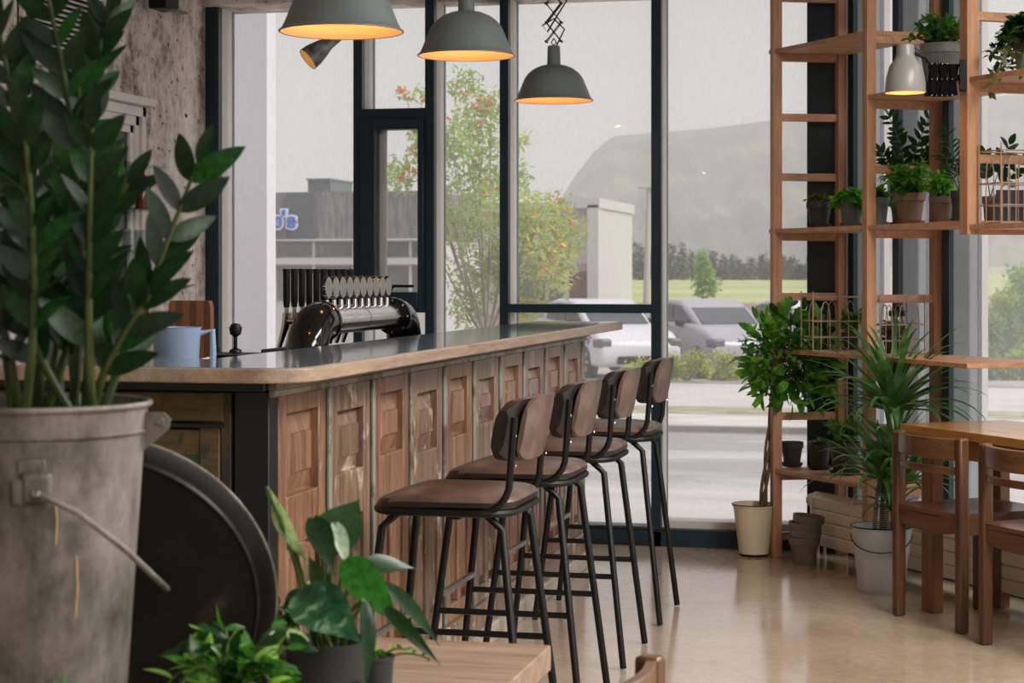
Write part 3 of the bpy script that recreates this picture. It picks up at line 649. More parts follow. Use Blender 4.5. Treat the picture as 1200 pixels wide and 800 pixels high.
def make_stool():
    """origin on the floor under the seat; the sitter faces -X"""
    t = thing('bar_stool', '', 'bar stool', group='brown leather bar stools along the bar')
    ZS_ = .715
    V, Fc = pad(.40, .40, .09, .038, .012)
    V = [(x, y, z + ZS_ - (.02*max(0, (-x-.08)/.12)**2)) for x, y, z in V]; MB().add(V, [f for f in Fc if sum(V[i][2] for i in f)/len(f) > ZS_+.02]).build('seat', LEATH, t)
    MB().add([(x*1.002, y*1.002, z) for x, y, z in V], [f for f in Fc if sum(V[i][2] for i in f)/len(f) <= ZS_+.02]).build('seat_base', LB, t)
    fr = MB(); rc_ = []
    for cx, cy, a0 in ((.11,.11,0),(-.11,.11,90),(-.11,-.11,180),(.11,-.11,270)):
        for k in range(7): a = rad(a0+90*k/6); rc_.append((cx+.085*math.cos(a), cy+.085*math.sin(a), ZS_-.008))
    fr.tube(rc_, .011, 8, closed=True); fr.build('seat_frame', BLACK, t)
    for sx, fx in ((-1, -.245), (1, .245)):
        for sy in (-1, 1):
            top = Vector((sx*.15, sy*.165, ZS_-.012)); foot = Vector((fx, sy*.225, .004)); k1 = top + (foot-top)*.06 + Vector((sx*.012,0,0))
            MB().tube([top + Vector((-sx*.03,0,.0)), k1, foot], .0115, 10).build('leg', BLACK, t)
    lr = lambda sx, sy, z: Vector((sx*(.15+.095*(ZS_-z)/ZS_), sy*(.165+.06*(ZS_-z)/ZS_), z))
    for sy in (-1, 1): MB().tube([lr(-1,sy,.31), lr(1,sy,.31)], .0095, 8).build('stretcher', BLACK, t)
    MB().tube([lr(-1,-1,.36), lr(-1,1,.36)], .0105, 8).build('footrest', plain('worn_steel', rgb(150,148,142), .35, .8, .1) if 'worn_steel' not in bpy.data.materials else bpy.data.materials['worn_steel'], t)
    for sy in (-1, 1):
        pts_ = [Vector((-.05, sy*.188, ZS_-.006)), Vector((.10, sy*.19, ZS_-.006))] + bez((.10, sy*.19, ZS_-.006), (.175, sy*.192, ZS_-.004), (.19, sy*.187, ZS_+.06), 5)[1:] + [Vector((.205, sy*.187, ZS_+.25))]
        MB().tube(pts_, .010, 8).build('back_post', BLACK, t)
    # wrapped backrest, concave toward the sitter
    def shell(x_in, x_out, w_, z0, z1, nm, mat, push=0):
        V = []; Fc = []; NYs, NZs = 14, 7
        def pt(a, b, xo):
            y = (a-.5)*w_; ed = 1 - (abs(a-.5)*2) ** 6 * .25; zc = (z0+z1)/2; z = zc + (b-.5)*(z1-z0)*(1 - .34*(abs(a-.5)*2)**7)
            bow = -push*(abs(y)/.19)**2.2; lean = .19*(z-z0); e = (1 - (abs(b-.5)*2)**5*.35 - (abs(a-.5)*2)**8*.3)
            mid = (x_in+x_out)/2; return (mid + (xo-mid)*e + bow + lean, y, z)
        for side, xo in ((0, x_in), (1, x_out)):
            for j in range(NZs+1):
                for i in range(NYs+1): V.append(pt(i/NYs, j/NZs, xo))
        S = (NYs+1)*(NZs+1)
        for j in range(NZs):
            for i in range(NYs):
                a = j*(NYs+1)+i; Fc.append((a, a+1, a+NYs+2, a+NYs+1)); Fc.append((S+a, S+a+NYs+1, S+a+NYs+2, S+a+1))
        for i in range(NYs): Fc += [(i, S+i, S+i+1, i+1), (NZs*(NYs+1)+i, NZs*(NYs+1)+i+1, S+NZs*(NYs+1)+i+1, S+NZs*(NYs+1)+i)]
        for j in range(NZs): Fc += [(j*(NYs+1), (j+1)*(NYs+1), S+(j+1)*(NYs+1), S+j*(NYs+1)), (j*(NYs+1)+NYs, S+j*(NYs+1)+NYs, S+(j+1)*(NYs+1)+NYs, (j+1)*(NYs+1)+NYs)]
        MB().add(V, Fc).build(nm, mat, t)
    shell(.164, .216, .36, ZS_+.125, ZS_+.295, 'backrest', LB, .05); shell(.210, .230, .31, ZS_+.128, ZS_+.299, 'backrest_cover', LEATH, .028)
    bl = MB()
    for sy in (-1, 1):
        for z in (.12, .2): bl.lathe([(0,0),(.004,.001),(.003,.003),(0,.004)], 8, Matrix.Translation((.208, sy*.187, ZS_+z)) @ Matrix.Rotation(rad(90), 4, 'Y'), cap=False)
    bl.build('bolt', CHROME, t); MB().box(-.03,-.02,ZS_-.05,.01,.02,ZS_-.012).build('bracket', BLACK, t, bev=.004)
    return t
st0 = make_stool(); XS = -1.35
for i, (y, lb) in enumerate(((5.04, 'nearest brown leather bar stool on black legs, beside the low table'), (5.77, 'second brown leather bar stool from the camera, just past the nearest'), (6.52, 'third brown leather bar stool, second from the windows'), (7.33, 'farthest brown leather bar stool, closest to the windows'))):
    if i == 0: st0.location = (XS, y, 0); st0['label'] = lb
    else: dup(st0, (XS, y, 0), 0, lb)

# ---- beer tower behind the counter
TY0, TY1 = 6.2, 7.25; XT = XP(391, 378, -1.0); 
XT = YP(377, 378, TY0).x; TZ = YP(377, 377, TY0).z; XT2 = YP(470, 375, TY1)
# solve the far end so that the tower runs parallel with the bar
r_ = ray(461, 370); TY1 = XT * r_.y / r_.x
bt_ = thing('beer_tower', 'chromed horizontal beer tap tower with black elbow ends behind the bar', 'beer tower', (XT, (TY0+TY1)/2, .93))
bO = Vector(bt_.location); L2 = (TY1-TY0)/2; Z0 = TZ-.93
MB().tube([(0,-L2,Z0),(0,L2,Z0)], .047, 28, cap=False).build('cylinder', CHROME, bt_)
MB().tube([(0,-.004,Z0),(0,.004,Z0)], .0485, 28).build('joint_ring', CHROME, bt_)
for sy in (-1, 1):
    fl_ = MB(); Mf = Matrix.Translation((0, sy*L2, Z0)) @ Matrix.Rotation(rad(90), 4, 'X'); fl_.lathe([(.046,-.012),(.072,-.012),(.074,0),(.072,.012),(.046,.012)], 28, Mf)
    fl_.build('flange', BLACKGLOSS, bt_)
    el = bez((0, sy*(L2+.01), Z0), (0, sy*(L2+.15), Z0), (0, sy*(L2+.15), Z0-.13), 9) + [Vector((0, sy*(L2+.15), 0))]
    MB().tube(el, .070, 24).build('elbow', BLACKGLOSS, bt_)
    bs = MB()
    for k in range(8):
        a = k*math.pi/4; q = Mf @ Vector((.063*math.cos(a), .063*math.sin(a), sy*.013)); bs.lathe([(0,-.004),(.005,-.003),(.005,.003),(0,.004)], 6, Matrix.Translation(q) @ Matrix.Rotation(rad(90),4,'X'))
    bs.build('bolt', CHROME, bt_)
MEDAL = plain('silver_medallion', rgb(138,138,136), .3, .4, .12, 30)
for k in range(10):
    y = -L2 + .07 + (2*L2-.14) * k / 9
    # badge on a stem above the cylinder
    MB().tube([(-.005, y, Z0+.04), (-.005, y, Z0+.075)], [.011, .008], 10).build('badge_stem', CHROME, bt_)
    MB().lathe([(.0,-.006),(.040,-.006),(.043,0),(.040,.006),(0,.006)], 22, Matrix.Translation((-.005, y, Z0+.118)) @ Matrix.Rotation(rad(90), 4, 'Y') , cap=False).build('badge', BLACKGLOSS, bt_)
    MB().lathe([(.0,.0),(.037,.0),(.036,.002),(0,.003)], 22, Matrix.Translation((.0015, y, Z0+.118)) @ Matrix.Rotation(rad(90), 4, 'Y') , cap=False).build('badge_face', MEDAL, bt_)
    # faucet and tall black handle toward the bartender
    fc = MB(); fc.tube([(-.04, y, Z0), (-.16, y, Z0)], .012, 10); fc.tube([(-.155, y, Z0+.03), (-.16, y, Z0-.02), (-.185, y, Z0-.10)], [.014,.014,.008], 10); fc.build('faucet', CHROME, bt_)
    hd = MB(); hd.tube([(-.155, y, Z0+.02), (-.155, y, Z0+.05)], .008, 8); hd.build('handle_stem', CHROME, bt_)
    MB().lathe([(0,0),(.010,0),(.0125,.02),(.0125,.12),(.0135,.128),(.0135,.136),(0,.138)], 14, Matrix.Translation((-.155, y, Z0+.048)), cap=False).build('tap_handle', BLACK, bt_)
# ---- working side
wk = thing('back_worktop', 'low dark working counter with pale edge on the bartender side', 'counter', (XT-.1, 6.2, 0))
wo = Vector(wk.location)
MB().box(-.25, -.35, .88, .12, 1.9, .93).build('worktop', DKW, wk, bev=.004); MB().box(-.23, -.3, 0, .1, 1.85, .88).build('carcass', DKW, wk)
bb_ = thing('bar_cabinet', 'low dark sideboard behind the corner of the bar', 'cabinet', (-2.72, 5.55, 0))
MB().box(-.5, -.55, 0, .58, .22, .9).build('carcass', DKW, bb_, bev=.004); MB().box(-.52,-.57,.9,.6,.24,.93).build('worktop', EDGEX, bb_, bev=.004)
# jug
q = W(207, 421, 5.3)
JB = NT('blue_plastic'); JB.set(rgb(168,192,222), .35, 0, .5); JB.b.inputs['Transmission Weight'].default_value = .15
jg = thing('jug', 'pale blue plastic measuring jug standing on the low cabinet behind the bar', 'jug', (q.x, q.y, .93), rad(20))
hj = W(207, 383, 5.3).z - .93; 
MB().lathe([(.045,0),(.05,.004),(.052,.01),(.068,hj-.004),(.071,hj),(.067,hj),(.050,.01),(0,.008)], 28, cap=False).build('body', JB.m, jg)
MB().tube([(.062,0,hj-.02),(.1,0,hj-.01),(.102,0,hj-.08),(.09,0,hj-.16),(.058,0,hj-.17)], .009, 8).build('handle', JB.m, jg)
MB().add([(-.066,-.025,hj-.002),(-.066,.025,hj-.002),(-.095,0,hj+.006),(-.06,0,hj-.05)], [(0,2,3),(2,1,3),(0,1,2)]).build('spout', JB.m, jg)
# wooden board with strips
q = W(226, 421, 5.62); zb_ = W(226, 352, 5.62).z
cb = thing('cutting_board', 'striped wooden cutting board with rounded corners behind the jug', 'cutting board', (q.x, q.y, .93), rad(-8))
hb = zb_-.93; wb = .145
cols = [wood('board_strip_a', rgb(124,80,48), rgb(160,108,68), 'z', .4), wood('board_strip_b', rgb(96,60,36), rgb(126,84,52), 'z', .4)]
for k in range(6):
    x0 = -wb/2 + wb*k/6; x1 = x0 + wb/6; h0 = hb - (.012 if k == 0 else 0); h1 = hb - (.02 if k == 5 else 0)
    MB().prism([(x0,0),(x1,0),(x1,h1),(x1-.006,hb),(x0+.006 if k==0 else x0,hb),(x0,h0)], 0, .02, Matrix.Rotation(rad(90),4,'X') ).build('strip', cols[k % 2], cb, bev=.001)
# small things by the board
q = W(238, 421, 5.5)
for i, (dx, c_, h_) in enumerate(((0,'tall white menu card',.17),(.03,'narrow blue menu card',.16))):
    o = MB().box(-.012,-.05,0,-.008,.05,h_+.0).build('menu_card', (SWHITE, STB)[i], None); o.location = (q.x+dx, q.y, .93); o.rotation_euler = (0, rad(6+4*i), rad(10)); tag(o, c_ + ' standing between the jug and the striped board', 'card')
q = W(276, 411, 5.72)
o = MB().box(-.1,-.1,0,.13,.1,.012).box(-.1,-.1,.012,-.09,.1,.03).box(.12,-.1,.012,.13,.1,.03).build('tray', BLACK, None, bev=.003); o.location = (q.x, q.y, q.z-.02); tag(o, 'flat black tray on a stand behind the bar top', 'tray')
o['label'] = 'flat black tray raised behind the bar corner, by the concrete wall'
MB().box(-.06,-.06,.93-(q.z-.02),.06,.06,0).build('stand', BLACK, o)
q2 = W(276, 408, 5.76)
m = MB(); m.lathe([(0,0),(.02,.002),(.018,.01),(.006,.015),(.006,.05),(.017,.058),(.02,.075),(.014,.088),(0,.092)], 12, cap=False)
for k in range(7): a = k*.9; m.add(*leafdata(.03,.014,.3,.1,3), orient((0,0,.075), (math.cos(a),math.sin(a),.4)))
o = m.build('pepper_mill', BLACK, None); o.location = (q2.x, q2.y, q.z-.008); tag(o, 'small black knobbed mill on the tray beside the left window frame', 'mill')

# ---- pendant lamps over the bar
SHADE = plain('shade_enamel', rgb(104,116,116), .42, 0, .05, bump=0)
INN = plain('shade_inside', rgb(230,186,146), .5, 0, .02, bump=0)
BULB = emit('warm_bulb', (1, .55, .22, 1), 6)
def pendant(px, yrim, dd, lb, scissor=False, R_=.18):
    p = W(px, yrim, dd); t = thing('pendant_lamp', lb, 'pendant lamp', (p.x, p.y, p.z), 0, 'grey-green pendants over the bar')
    s_ = R_/.18
    outer = [(.18,0),(.182,.005),(.174,.012),(.165,.030),(.150,.068),(.135,.104),(.128,.114),(.114,.131),(.09,.149),(.06,.162),(.034,.167)]
    inner_ = [(r-.003, z-.002) for r, z in outer[2:]]
    MB().lathe([(a*s_, b*s_) for a, b in outer], 48, cap=False).build('lamp_shade', SHADE, t)
    MB().lathe([(.1795*s_,.001)] + [(a*s_, b*s_) for a, b in inner_] + [(0,.164*s_)], 48, cap=False).build('shade_lining', INN, t)
    MB().tube([(.181*s_*math.cos(a), .181*s_*math.sin(a), .003) for a in (2*math.pi*k/40 for k in range(40))], .003, 6, closed=True).build('rim', SHADE, t)
    MB().lathe([(0,.163*s_),(.036*s_,.163*s_),(.031*s_,.172*s_),(.029*s_,.25*s_),(.026*s_,.255*s_),(0,.256*s_)], 20, cap=False).build('socket', SHADE, t)
    MB().lathe([(0,.05),(.02,.055),(.028,.075),(.024,.1),(.014,.12),(.013,.15),(0,.15)], 16, cap=False).build('bulb', BULB, t)
    z1 = 3.2 - p.z
    if scissor:
        zs = .275; n_ = 9; x = 0; sc = MB(); hs = (z1-zs)/n_ * 1.0
        for k in range(n_):
            a = (-.035 if k % 2 else .035); b_ = -a
            for dy in (-.012, .012):
                sc.beam((a, dy, zs+hs*k), (b_, dy, zs+hs*(k+1)), .004, .012, (0,1,0)); sc.beam((b_, dy, zs+hs*k), (a, dy, zs+hs*(k+1)), .003, .008, (0,1,0))
            for xx in (a, b_): sc.tube([(xx,-.016,zs+hs*k),(xx,.016,zs+hs*k)], .006, 8)
        sc.build('scissor_arm', BLACK, t)
        MB().tube([(0,0,.255),(-.012,0,.27),(0,0,.29),(.012,0,.27),(0,0,.256)], .003, 6).build('ring', BLACK, t)
        MB().tube([(.01,.01,.255),(.05,0,.33),(.0,0,.38),(-.055,0,.35),(-.03,0,.32),(.02,0,.40),(.06,0,.46),(.0,.02,.6),(0,.02,z1)], .004, 6).build('cable', BLACK, t)
    else: MB().tube([(0,0,.25*s_),(0,0,z1)], .004, 6).build('cable', BLACK, t)
    MB().lathe([(0,z1-.04),(.05,z1-.035),(.055,z1),(0,z1)], 20, cap=False).build('ceiling_rose', SHADE, t)
    ld = bpy.data.lights.new('lamp_light', 'POINT'); ld.energy = 3.4; ld.color = (1,.44,.16); ld.shadow_soft_size = .03
    lo = bpy.data.objects.new('lamp_light', ld); COL.objects.link(lo); lo.parent = t; lo.location = (0,0,.035)
    return t
pendant(400, 38, .36*F/144, 'largest and nearest grey-green pendant lamp, cut by the top of the picture')
pendant(546.5, 66, .36*F/113, 'middle grey-green pendant lamp between its two neighbours')
pendant(649, 118.5, .36*F/91.5, 'farthest grey-green pendant lamp hanging on a black scissor arm', True)
# spot light
q = W(374, 59, 6.2)
sp = thing('spot_light', 'small dark angled spotlight with lit mouth below the nearest pendant', 'spotlight', (q.x, q.y, q.z))
ax = (W(360,66,6.17) - W(388,44,6.2)).normalized(); Ms = orient((0,0,0), ax, (0,0,1), .72) @ Matrix.Rotation(rad(90), 4, 'Y')
MB().lathe([(.055,.07),(.052,.03),(.04,-.02),(.03,-.05),(.027,-.12),(0,-.125)], 24, Ms, cap=False).build('housing', plain('speckled_black', rgb(52,54,54), .6, 0, 1.6, 45), sp)
MB().lathe([(.053,.068),(.045,.02),(0,.0)], 24, Ms, cap=False).build('reflector', emit('spot_glow', (1,.42,.10,1), .7), sp)
MB().tube([Ms @ Vector((0,0,-.1)), Vector((.16,.05,.3)), Vector((.16,.05,3.2-q.z))], .008, 8).build('arm', BLACK, sp)
# track spot on the left wall
q = W(190, 4, 9.0)
sp = thing('ceiling_spot', 'black box-shaped ceiling spotlight over the concrete wall', 'spotlight', (q.x, q.y, q.z))
MB().box(-.045,-.06,-.03,.045,.1,.3).build('housing', BLACK, sp, bev=.006); MB().tube([(0,0,.3),(0,0,3.2-q.z)], .012).build('rod', BLACK, sp); MB().box(.045,-.05,-.045,.1,.08,-.035).build('flap', GREYF, sp)
# ---- left wall: cabinet with glass shelves, louvred grille
def lw(px, py): return XP(px, py, X0L)
a, b = lw(24, 118), lw(160, 126); y0c, y1c = a.y, b.y; ztop = b.z
cbn = thing('glass_cabinet', 'pale framed wall cabinet with glass shelves set into the concrete wall', 'cabinet', (X0L, (y0c+y1c)/2, 0))
cy = cbn.location.y; hw_ = (y1c-y0c)/2; Zc = ztop; Z1c = .95
FRM = plain('painted_frame', rgb(222,218,212), .6, 0, .05)
for (e, d_) in ((.0,.05),(.045,.035),(.08,.022)):
    m = MB(); 
    m.box(0,-hw_+e,Z1c,d_,-hw_+e+.04,Zc-e).box(0,hw_-e-.04,Z1c,d_,hw_-e,Zc-e).box(0,-hw_+e,Zc-e-.05,d_,hw_-e,Zc-e); m.build('frame_moulding', FRM, cbn, bev=.004)
MB().box(0,-hw_-.03,Zc,.09,hw_+.03,Zc+.04).build('cornice', FRM, cbn, bev=.006)
MB().box(0.001,-hw_+.1,Z1c,.006,hw_-.1,Zc-.1).build('back_board', plain('dark_back', rgb(34,34,36), .3), cbn)
MB().box(0,-hw_,Z1c-.05,.26,hw_,Z1c).build('sill', FRM, cbn, bev=.004)
MB().box(.0,-.025,Z1c,.03,.025,Zc-.1).build('mullion', FRM, cbn, bev=.003)
SHG_ = glassmat('shelf_glass', (.75,.9,.88,1), .3)
zsh = [lw(70, y).z for y in (188, 243, 295, 375)]
for z in zsh: MB().box(.006,-hw_+.1,z,.2,hw_-.1,z+.008).build('glass_shelf', SHG_, cbn)
CLG = glassmat('clear_glassware', (.85,.87,.88,1), .6); AMB = plain('amber_bottle', rgb(110,52,26), .15, 0, .2, bump=0)
rr = random.Random(3)
gl = MB().lathe([(.026,0),(.03,.004),(.034,.1),(.032,.1),(.028,.008),(0,.006)], 14, cap=False)
gme = gl.build('drinking_glass', CLG, None); bme = MB().lathe([(0,0),(.034,0),(.036,.01),(.036,.13),(.014,.17),(.013,.23),(.015,.232),(.015,.24),(0,.24)], 14, cap=False).build('bottle', AMB, None)
first = True
shn = ['second', 'third', 'lowest']
for si, z in enumerate(zsh[1:]):
    for k in range(7):
        yy = cy - hw_ + .16 + k*(2*hw_-.32)/6
        if si == 1 or (k % 2): c = dup(gme, (X0L+.1, yy, z+.0085)); tag(c, 'clear drinking glass, %s from the left on the %s glass shelf of the wall cabinet' % (ORD[k], ORD[si+1]), 'glass', 'clear glasses in the wall cabinet')
        else: c = dup(bme, (X0L+.1, yy, z+.0085)); tag(c, 'amber bottle, %s from the left on the %s glass shelf of the wall cabinet' % (ORD[k], ORD[si+1]), 'bottle', 'amber bottles in the wall cabinet')
bpy.data.objects.remove(gme); bpy.data.objects.remove(bme)
a, b = lw(20, 60), lw(118, 88)
gr = thing('wall_grille', 'white louvred ventilation grille high on the concrete wall', 'grille', (X0L, (a.y+b.y)/2, 0)); gh = (b.y-a.y)/2; z0 = b.z; z1 = lw(118,-10).z
MB().box(.0,-gh,z0,.008,gh,z1).build('backing', BLACK, gr); m = MB(); m.box(0,gh-.02,z0,.03,gh,z1).box(0,-gh,z0,.03,-gh+.02,z1).box(0,-gh,z0-.02,.03,gh,z0); m.build('frame', FRM, gr)
z = z0 + .02
while z < z1: MB().add([(.008,-gh+.02,z+.012),(.026,-gh+.02,z),(.026,gh-.02,z),(.008,gh-.02,z+.012),(.008,-gh+.02,z+.016),(.026,-gh+.02,z+.005),(.026,gh-.02,z+.005),(.008,gh-.02,z+.016)], [(0,1,2,3),(4,7,6,5),(1,5,6,2),(0,3,7,4),(0,4,5,1),(2,6,7,3)]).build('slat', FRM, gr, flat=True); z += .024
# ================================================================== PLANT SHELF
def P2(px, d): p = W(px, 319, d); return Vector((p.x, p.y, 0))
LF = [(P2(909.5, 8.92), P2(985.5, 8.98)), (P2(1018.5, 8.22), P2(1097, 8.32)), (P2(1136, 7.47), P2(1232, 7.60)), (P2(1290, 6.75), P2(1400, 6.85))]
ps = thing('plant_shelf', 'tall open pine ladder shelving stepping along the side windows, holding the potted plants', 'shelving', LF[0][0])
po = Vector(ps.location)
PW = (.046, .046, .056, .056)
for i, (a, b) in enumerate(LF):
    z0 = 0 if i < 2 else 1.50
    dx = (b - a).normalized()
    for q in (a, b):
        MB().beam(q + Vector((0,0,z0)) - po, q + Vector((0,0,3.12)) - po, PW[i], PW[i], dx).build('post', WOODL, ps, bev=.003)
    for k in range(-1, 10):
        z = .40 + .284*k
        if z < z0 + .02: continue
        MB().beam(a + Vector((0,0,z-.018)) - po, b + Vector((0,0,z-.018)) - po, .028, .036).build('rung', WOODLX, ps, bev=.002)
def board(i, z, j=None):
    a, b = LF[i]; c, d = LF[i+1]; u = (c - a).normalized() * .03; v = (b - a).normalized() * .02
    P_ = [a - v - u, c - v + u*.5, d + v + u*.5, b + v - u]
    MB().prism([tuple((p - po)[:2]) for p in P_], z, z+.02).build('shelf_board', WOODLX, ps, bev=.002)
for i, z in ((0,2.388),(1,2.104),(0,1.536),(1,1.536),(0,.968),(1,.968),(0,.40),(2,2.104),(2,1.52)): board(i, z)
def onshelf(i, px, z, f=.4):
    a, b = LF[i]; c, d = LF[i+1]; lo, hi = -.2, 1.4
    for _ in range(40):
        s = (lo + hi)/2; p = (a*(1-s) + c*s)*(1-f) + (b*(1-s) + d*s)*f; r = ray(px, 319)
        if p.x / p.y < r.x / r.y: lo = s
        else: hi = s
    return Vector((p.x, p.y, z + .0205)), p.y / ray(px, 319).y
# ---- plant kit
def stuff_leaves(name, mat, root, pts_dirs, ls, lw=.4, seed=1, curl=.3, shape='oval', n=3):
    r = random.Random(seed); m = MB(); vs, fs = leafdata(1, lw, curl, .1, n, shape)
    for p, d in pts_dirs: m.add(vs, fs, orient(p, d, (r.gauss(0,.5), r.gauss(0,.5), 1), ls * r.uniform(.65, 1.2)))
    me = bpy.data.meshes.new(name); me.from_pydata(m.v, [], m.f); me.materials.append(mat); me.shade_smooth(); return put(name, me, root, kind='stuff')
def pot(root, rt, h, mat, saucer=True, style='plain', soil=True):
    z0 = .012 if saucer else 0
    if saucer: MB().lathe([(0,0),(rt*.82,0),(rt*.98,.018),(rt*.93,.018),(rt*.78,.006),(0,.006)], 24, cap=False).build('saucer', mat, root)
    rb = rt*.70
    if style == 'plain': pr = [(0,z0),(rb,z0),(rt*.90,z0+h*.72),(rt,z0+h*.73),(rt,z0+h),(rt*.92,z0+h),(rt*.88,z0+h*.86),(0,z0+h*.86)]
    elif style == 'tub': pr = [(0,z0),(rb,z0),(rt*.98,z0+h*.95),(rt*1.04,z0+h*.96),(rt*1.04,z0+h),(rt*.95,z0+h),(rt*.9,z0+h*.86),(0,z0+h*.86)]
    MB().lathe(pr, 28, cap=False).build('pot', mat, root)
    if soil: MB().lathe([(0,z0+h*.88),(rt*.9,z0+h*.885)], 20, cap=False).build('soil', SOIL, root)
    return z0 + h*.88
def bush(root, z, rx, hz_, n, mat, ls, seed, stems=10, droop=0, lw=.45, smat=None, shape='oval'):
    r = random.Random(seed); st = MB(); pd = []
    for s in range(stems):
        a = r.uniform(0, 6.28); rr_ = rx * r.uniform(.25, 1); hh = hz_ * r.uniform(.55, 1) * (1 - .35*(rr_/rx)**2)
        tip = Vector((math.cos(a)*rr_, math.sin(a)*rr_, z + hh - droop * (rr_/rx)**2)); mid = Vector((tip.x*.35, tip.y*.35, z + hh*.75))
        b_ = bez((tip.x*.12, tip.y*.12, z), mid, tip, 7); st.tube(b_, [.0035]*5 + [.0025,.002,.0012], 4)
        m = max(3, int(n*1.25) // stems)
        for k in range(m):
            t_ = r.uniform(.25, 1); i = min(6, int(t_*7)); p = b_[i].lerp(b_[i+1], t_*7 - i) if i < 7 else b_[7]
            d = Vector((r.gauss(0,1), r.gauss(0,1), r.gauss(.3,.6))) ; pd.append((p + d.normalized()*.004, d))
    st.build('stem', smat or G_STEM, root, kind='stuff'); stuff_leaves('foliage', mat, root, pd, ls*1.35, lw, seed, shape=shape)
def blades(root, o, n, L, Wd, mat, seed, spread=1.0, up=.35, droop=.6, part='leaf'):
    """arching strap leaves, each one an object"""
    r = random.Random(seed)
    for k in range(n):
        a = k*2.399 + r.uniform(-.2,.2); e = up + (1-up) * (k/n) * r.uniform(.8, 1.15); l = L*r.uniform(.75,1.1); w_ = Wd*r.uniform(.8,1.15); dr = droop*r.uniform(.5,1.3)*(1.1-e*.6)
        d = Vector((math.cos(a), math.sin(a), 0)); el = e*1.45*spread**-1; V = []; S = 9; side = Vector((-d.y, d.x, 0)); p = Vector(o)
        for i in range(S+1):
            t_ = i/S; ang = el - dr*2.2*t_*t_; 
            if i: p = p + (d*math.cos(ang) + Vector((0,0,math.sin(ang)))) * (l/S)
            ww = w_/2 * min(1, .5+t_*5) * (1-t_)**.6 + .0006; n_ = (Vector((0,0,math.cos(ang))) - d*math.sin(ang)) * ww * .35
            V += [tuple(p - side*ww + n_), tuple(p), tuple(p + side*ww + n_)]
        Fc = []
        for i in range(S): q = i*3; Fc += [(q,q+3,q+4,q+1),(q+1,q+4,q+5,q+2)]
        me = bpy.data.meshes.new(part); me.from_pydata(V, [], Fc); me.materials.append(mat); me.shade_smooth(); put(part, me, root)
def zzplant(root, stems, mat, smat, L0, seed=1, start=.3, npair=10, rs=.006, name='leaf', wr=.42, face=None):
    """stems: list of bezier triples in local space; paired leaflets, each an object"""
    r = random.Random(seed); me = leafmesh('leaf', mat, L=1, Wd=wr, curl=.12, fold=.10, n=6)
    for si, (a, b, c) in enumerate(stems):
        bz = bez(a, b, c, 16); MB().tube(bz, [rs*(1-.65*i/16) for i in range(17)], 7).build('stem', smat, root)
        for k in range(npair):
            t_ = start + (1-start)*(k+.5)/npair; i = min(15, int(t_*16)); p = bz[i].lerp(bz[i+1], t_*16-i); tg = (bz[i+1]-bz[i]).normalized()
            sd = tg.cross(face if face else Vector((r.gauss(0,.3),-1,r.gauss(0,.2)))).normalized()
            for s in (-1, 1):
                d = tg*r.uniform(.45,.95) + sd*s*r.uniform(.7,1.0) + Vector((r.gauss(0,.15), r.gauss(0,.25), 0)); l = L0*r.uniform(.8,1.12)*(1 - .35*abs(t_-.6))
                nr = tg.cross(sd)*-1 + Vector((r.gauss(0,.45), r.gauss(0,.45), .35 + r.gauss(0,.3)))
                put(name, me, root, M=orient(p, d, nr, l))
        d = (bz[-1]-bz[-2]); put(name, me, root, M=orient(bz[-1], d, (r.gauss(0,.5), -1, .4), L0*.8))

def potted(name, label, i, px, z, f, rt_px, h_px, mat, fn=None, saucer=True, style='plain', group=None):
    p, d = onshelf(i, px, z, f); k = d / F; r = thing(name, label, 'potted plant' if fn else 'pot', p, 0, group)
    zt = pot(r, rt_px*k, h_px*k, mat, saucer, style)
    if fn: fn(r, zt, k)
    return r
SA_ = .40; SB = .968; S3 = 1.536; S2 = 2.104
potted('plant_pot', 'empty small dark clay pot at the left end of the lowest shelf', 0, 928, SA_, .35, 13.5, 26, DARKPOT)
potted('potted_succulent', 'dark clay pot with a low yellowish succulent, middle of the lowest shelf', 0, 960, SA_, .5, 14, 27, DARKPOT, lambda r,z,k: bush(r, z, 12*k, 10*k, 70, G_OLIVE, 5*k, 3, 12))
potted('potted_fern', 'larger dark pot with feathery light green fronds at the right of the lowest shelf', 0, 990, SA_, .45, 19, 35, DARKPOT, lambda r,z,k: bush(r, z, 34*k, 38*k, 420, G_MID, 7*k, 4, 22, .02, .25))
potted('potted_succulent', 'small dark pot with reddish green succulent at the left end of the waist-high shelf', 0, 945, SB, .35, 11, 24, DARKPOT, lambda r,z,k: bush(r, z, 15*k, 16*k, 130, G_OLIVE, 6*k, 5, 14, .01))
potted('potted_herb', 'leafy green potted herb inside the left wire basket', 0, 997, SB, .6, 11, 18, DARKPOT, lambda r,z,k: bush(r, z, 16*k, 32*k, 200, G_MID, 7*k, 6, 14))
potted('potted_succulent', 'reddish potted succulent inside the right wire basket', 1, 1046, SB, .5, 12, 16, DARKPOT, lambda r,z,k: bush(r, z, 18*k, 22*k, 200, G_OLIVE, 7*k, 7, 14, .02))
potted('potted_succulent', 'black pot of trailing dark succulent at the left end of the eye-level shelf', 0, 960, S3, .35, 15, 28, DARKPOT, lambda r,z,k: bush(r, z, 20*k, 13*k, 260, G_OLIVE, 6*k, 8, 20, .03))
potted('potted_clover', 'bright lime green clover-like plant in a grey pot left of the tall post', 0, 998, S3, .45, 15, 32, GREYPOT, lambda r,z,k: bush(r, z, 27*k, 16*k, 420, G_BRIGHT, 7*k, 9, 24, .07, .7))
potted('potted_clover', 'bright lime green trailing plant in a grey pot just right of the tall post', 1, 1030, S3, .35, 12, 30, GREYPOT, lambda r,z,k: bush(r, z, 17*k, 16*k, 240, G_BRIGHT, 7*k, 10, 18, .06, .7))
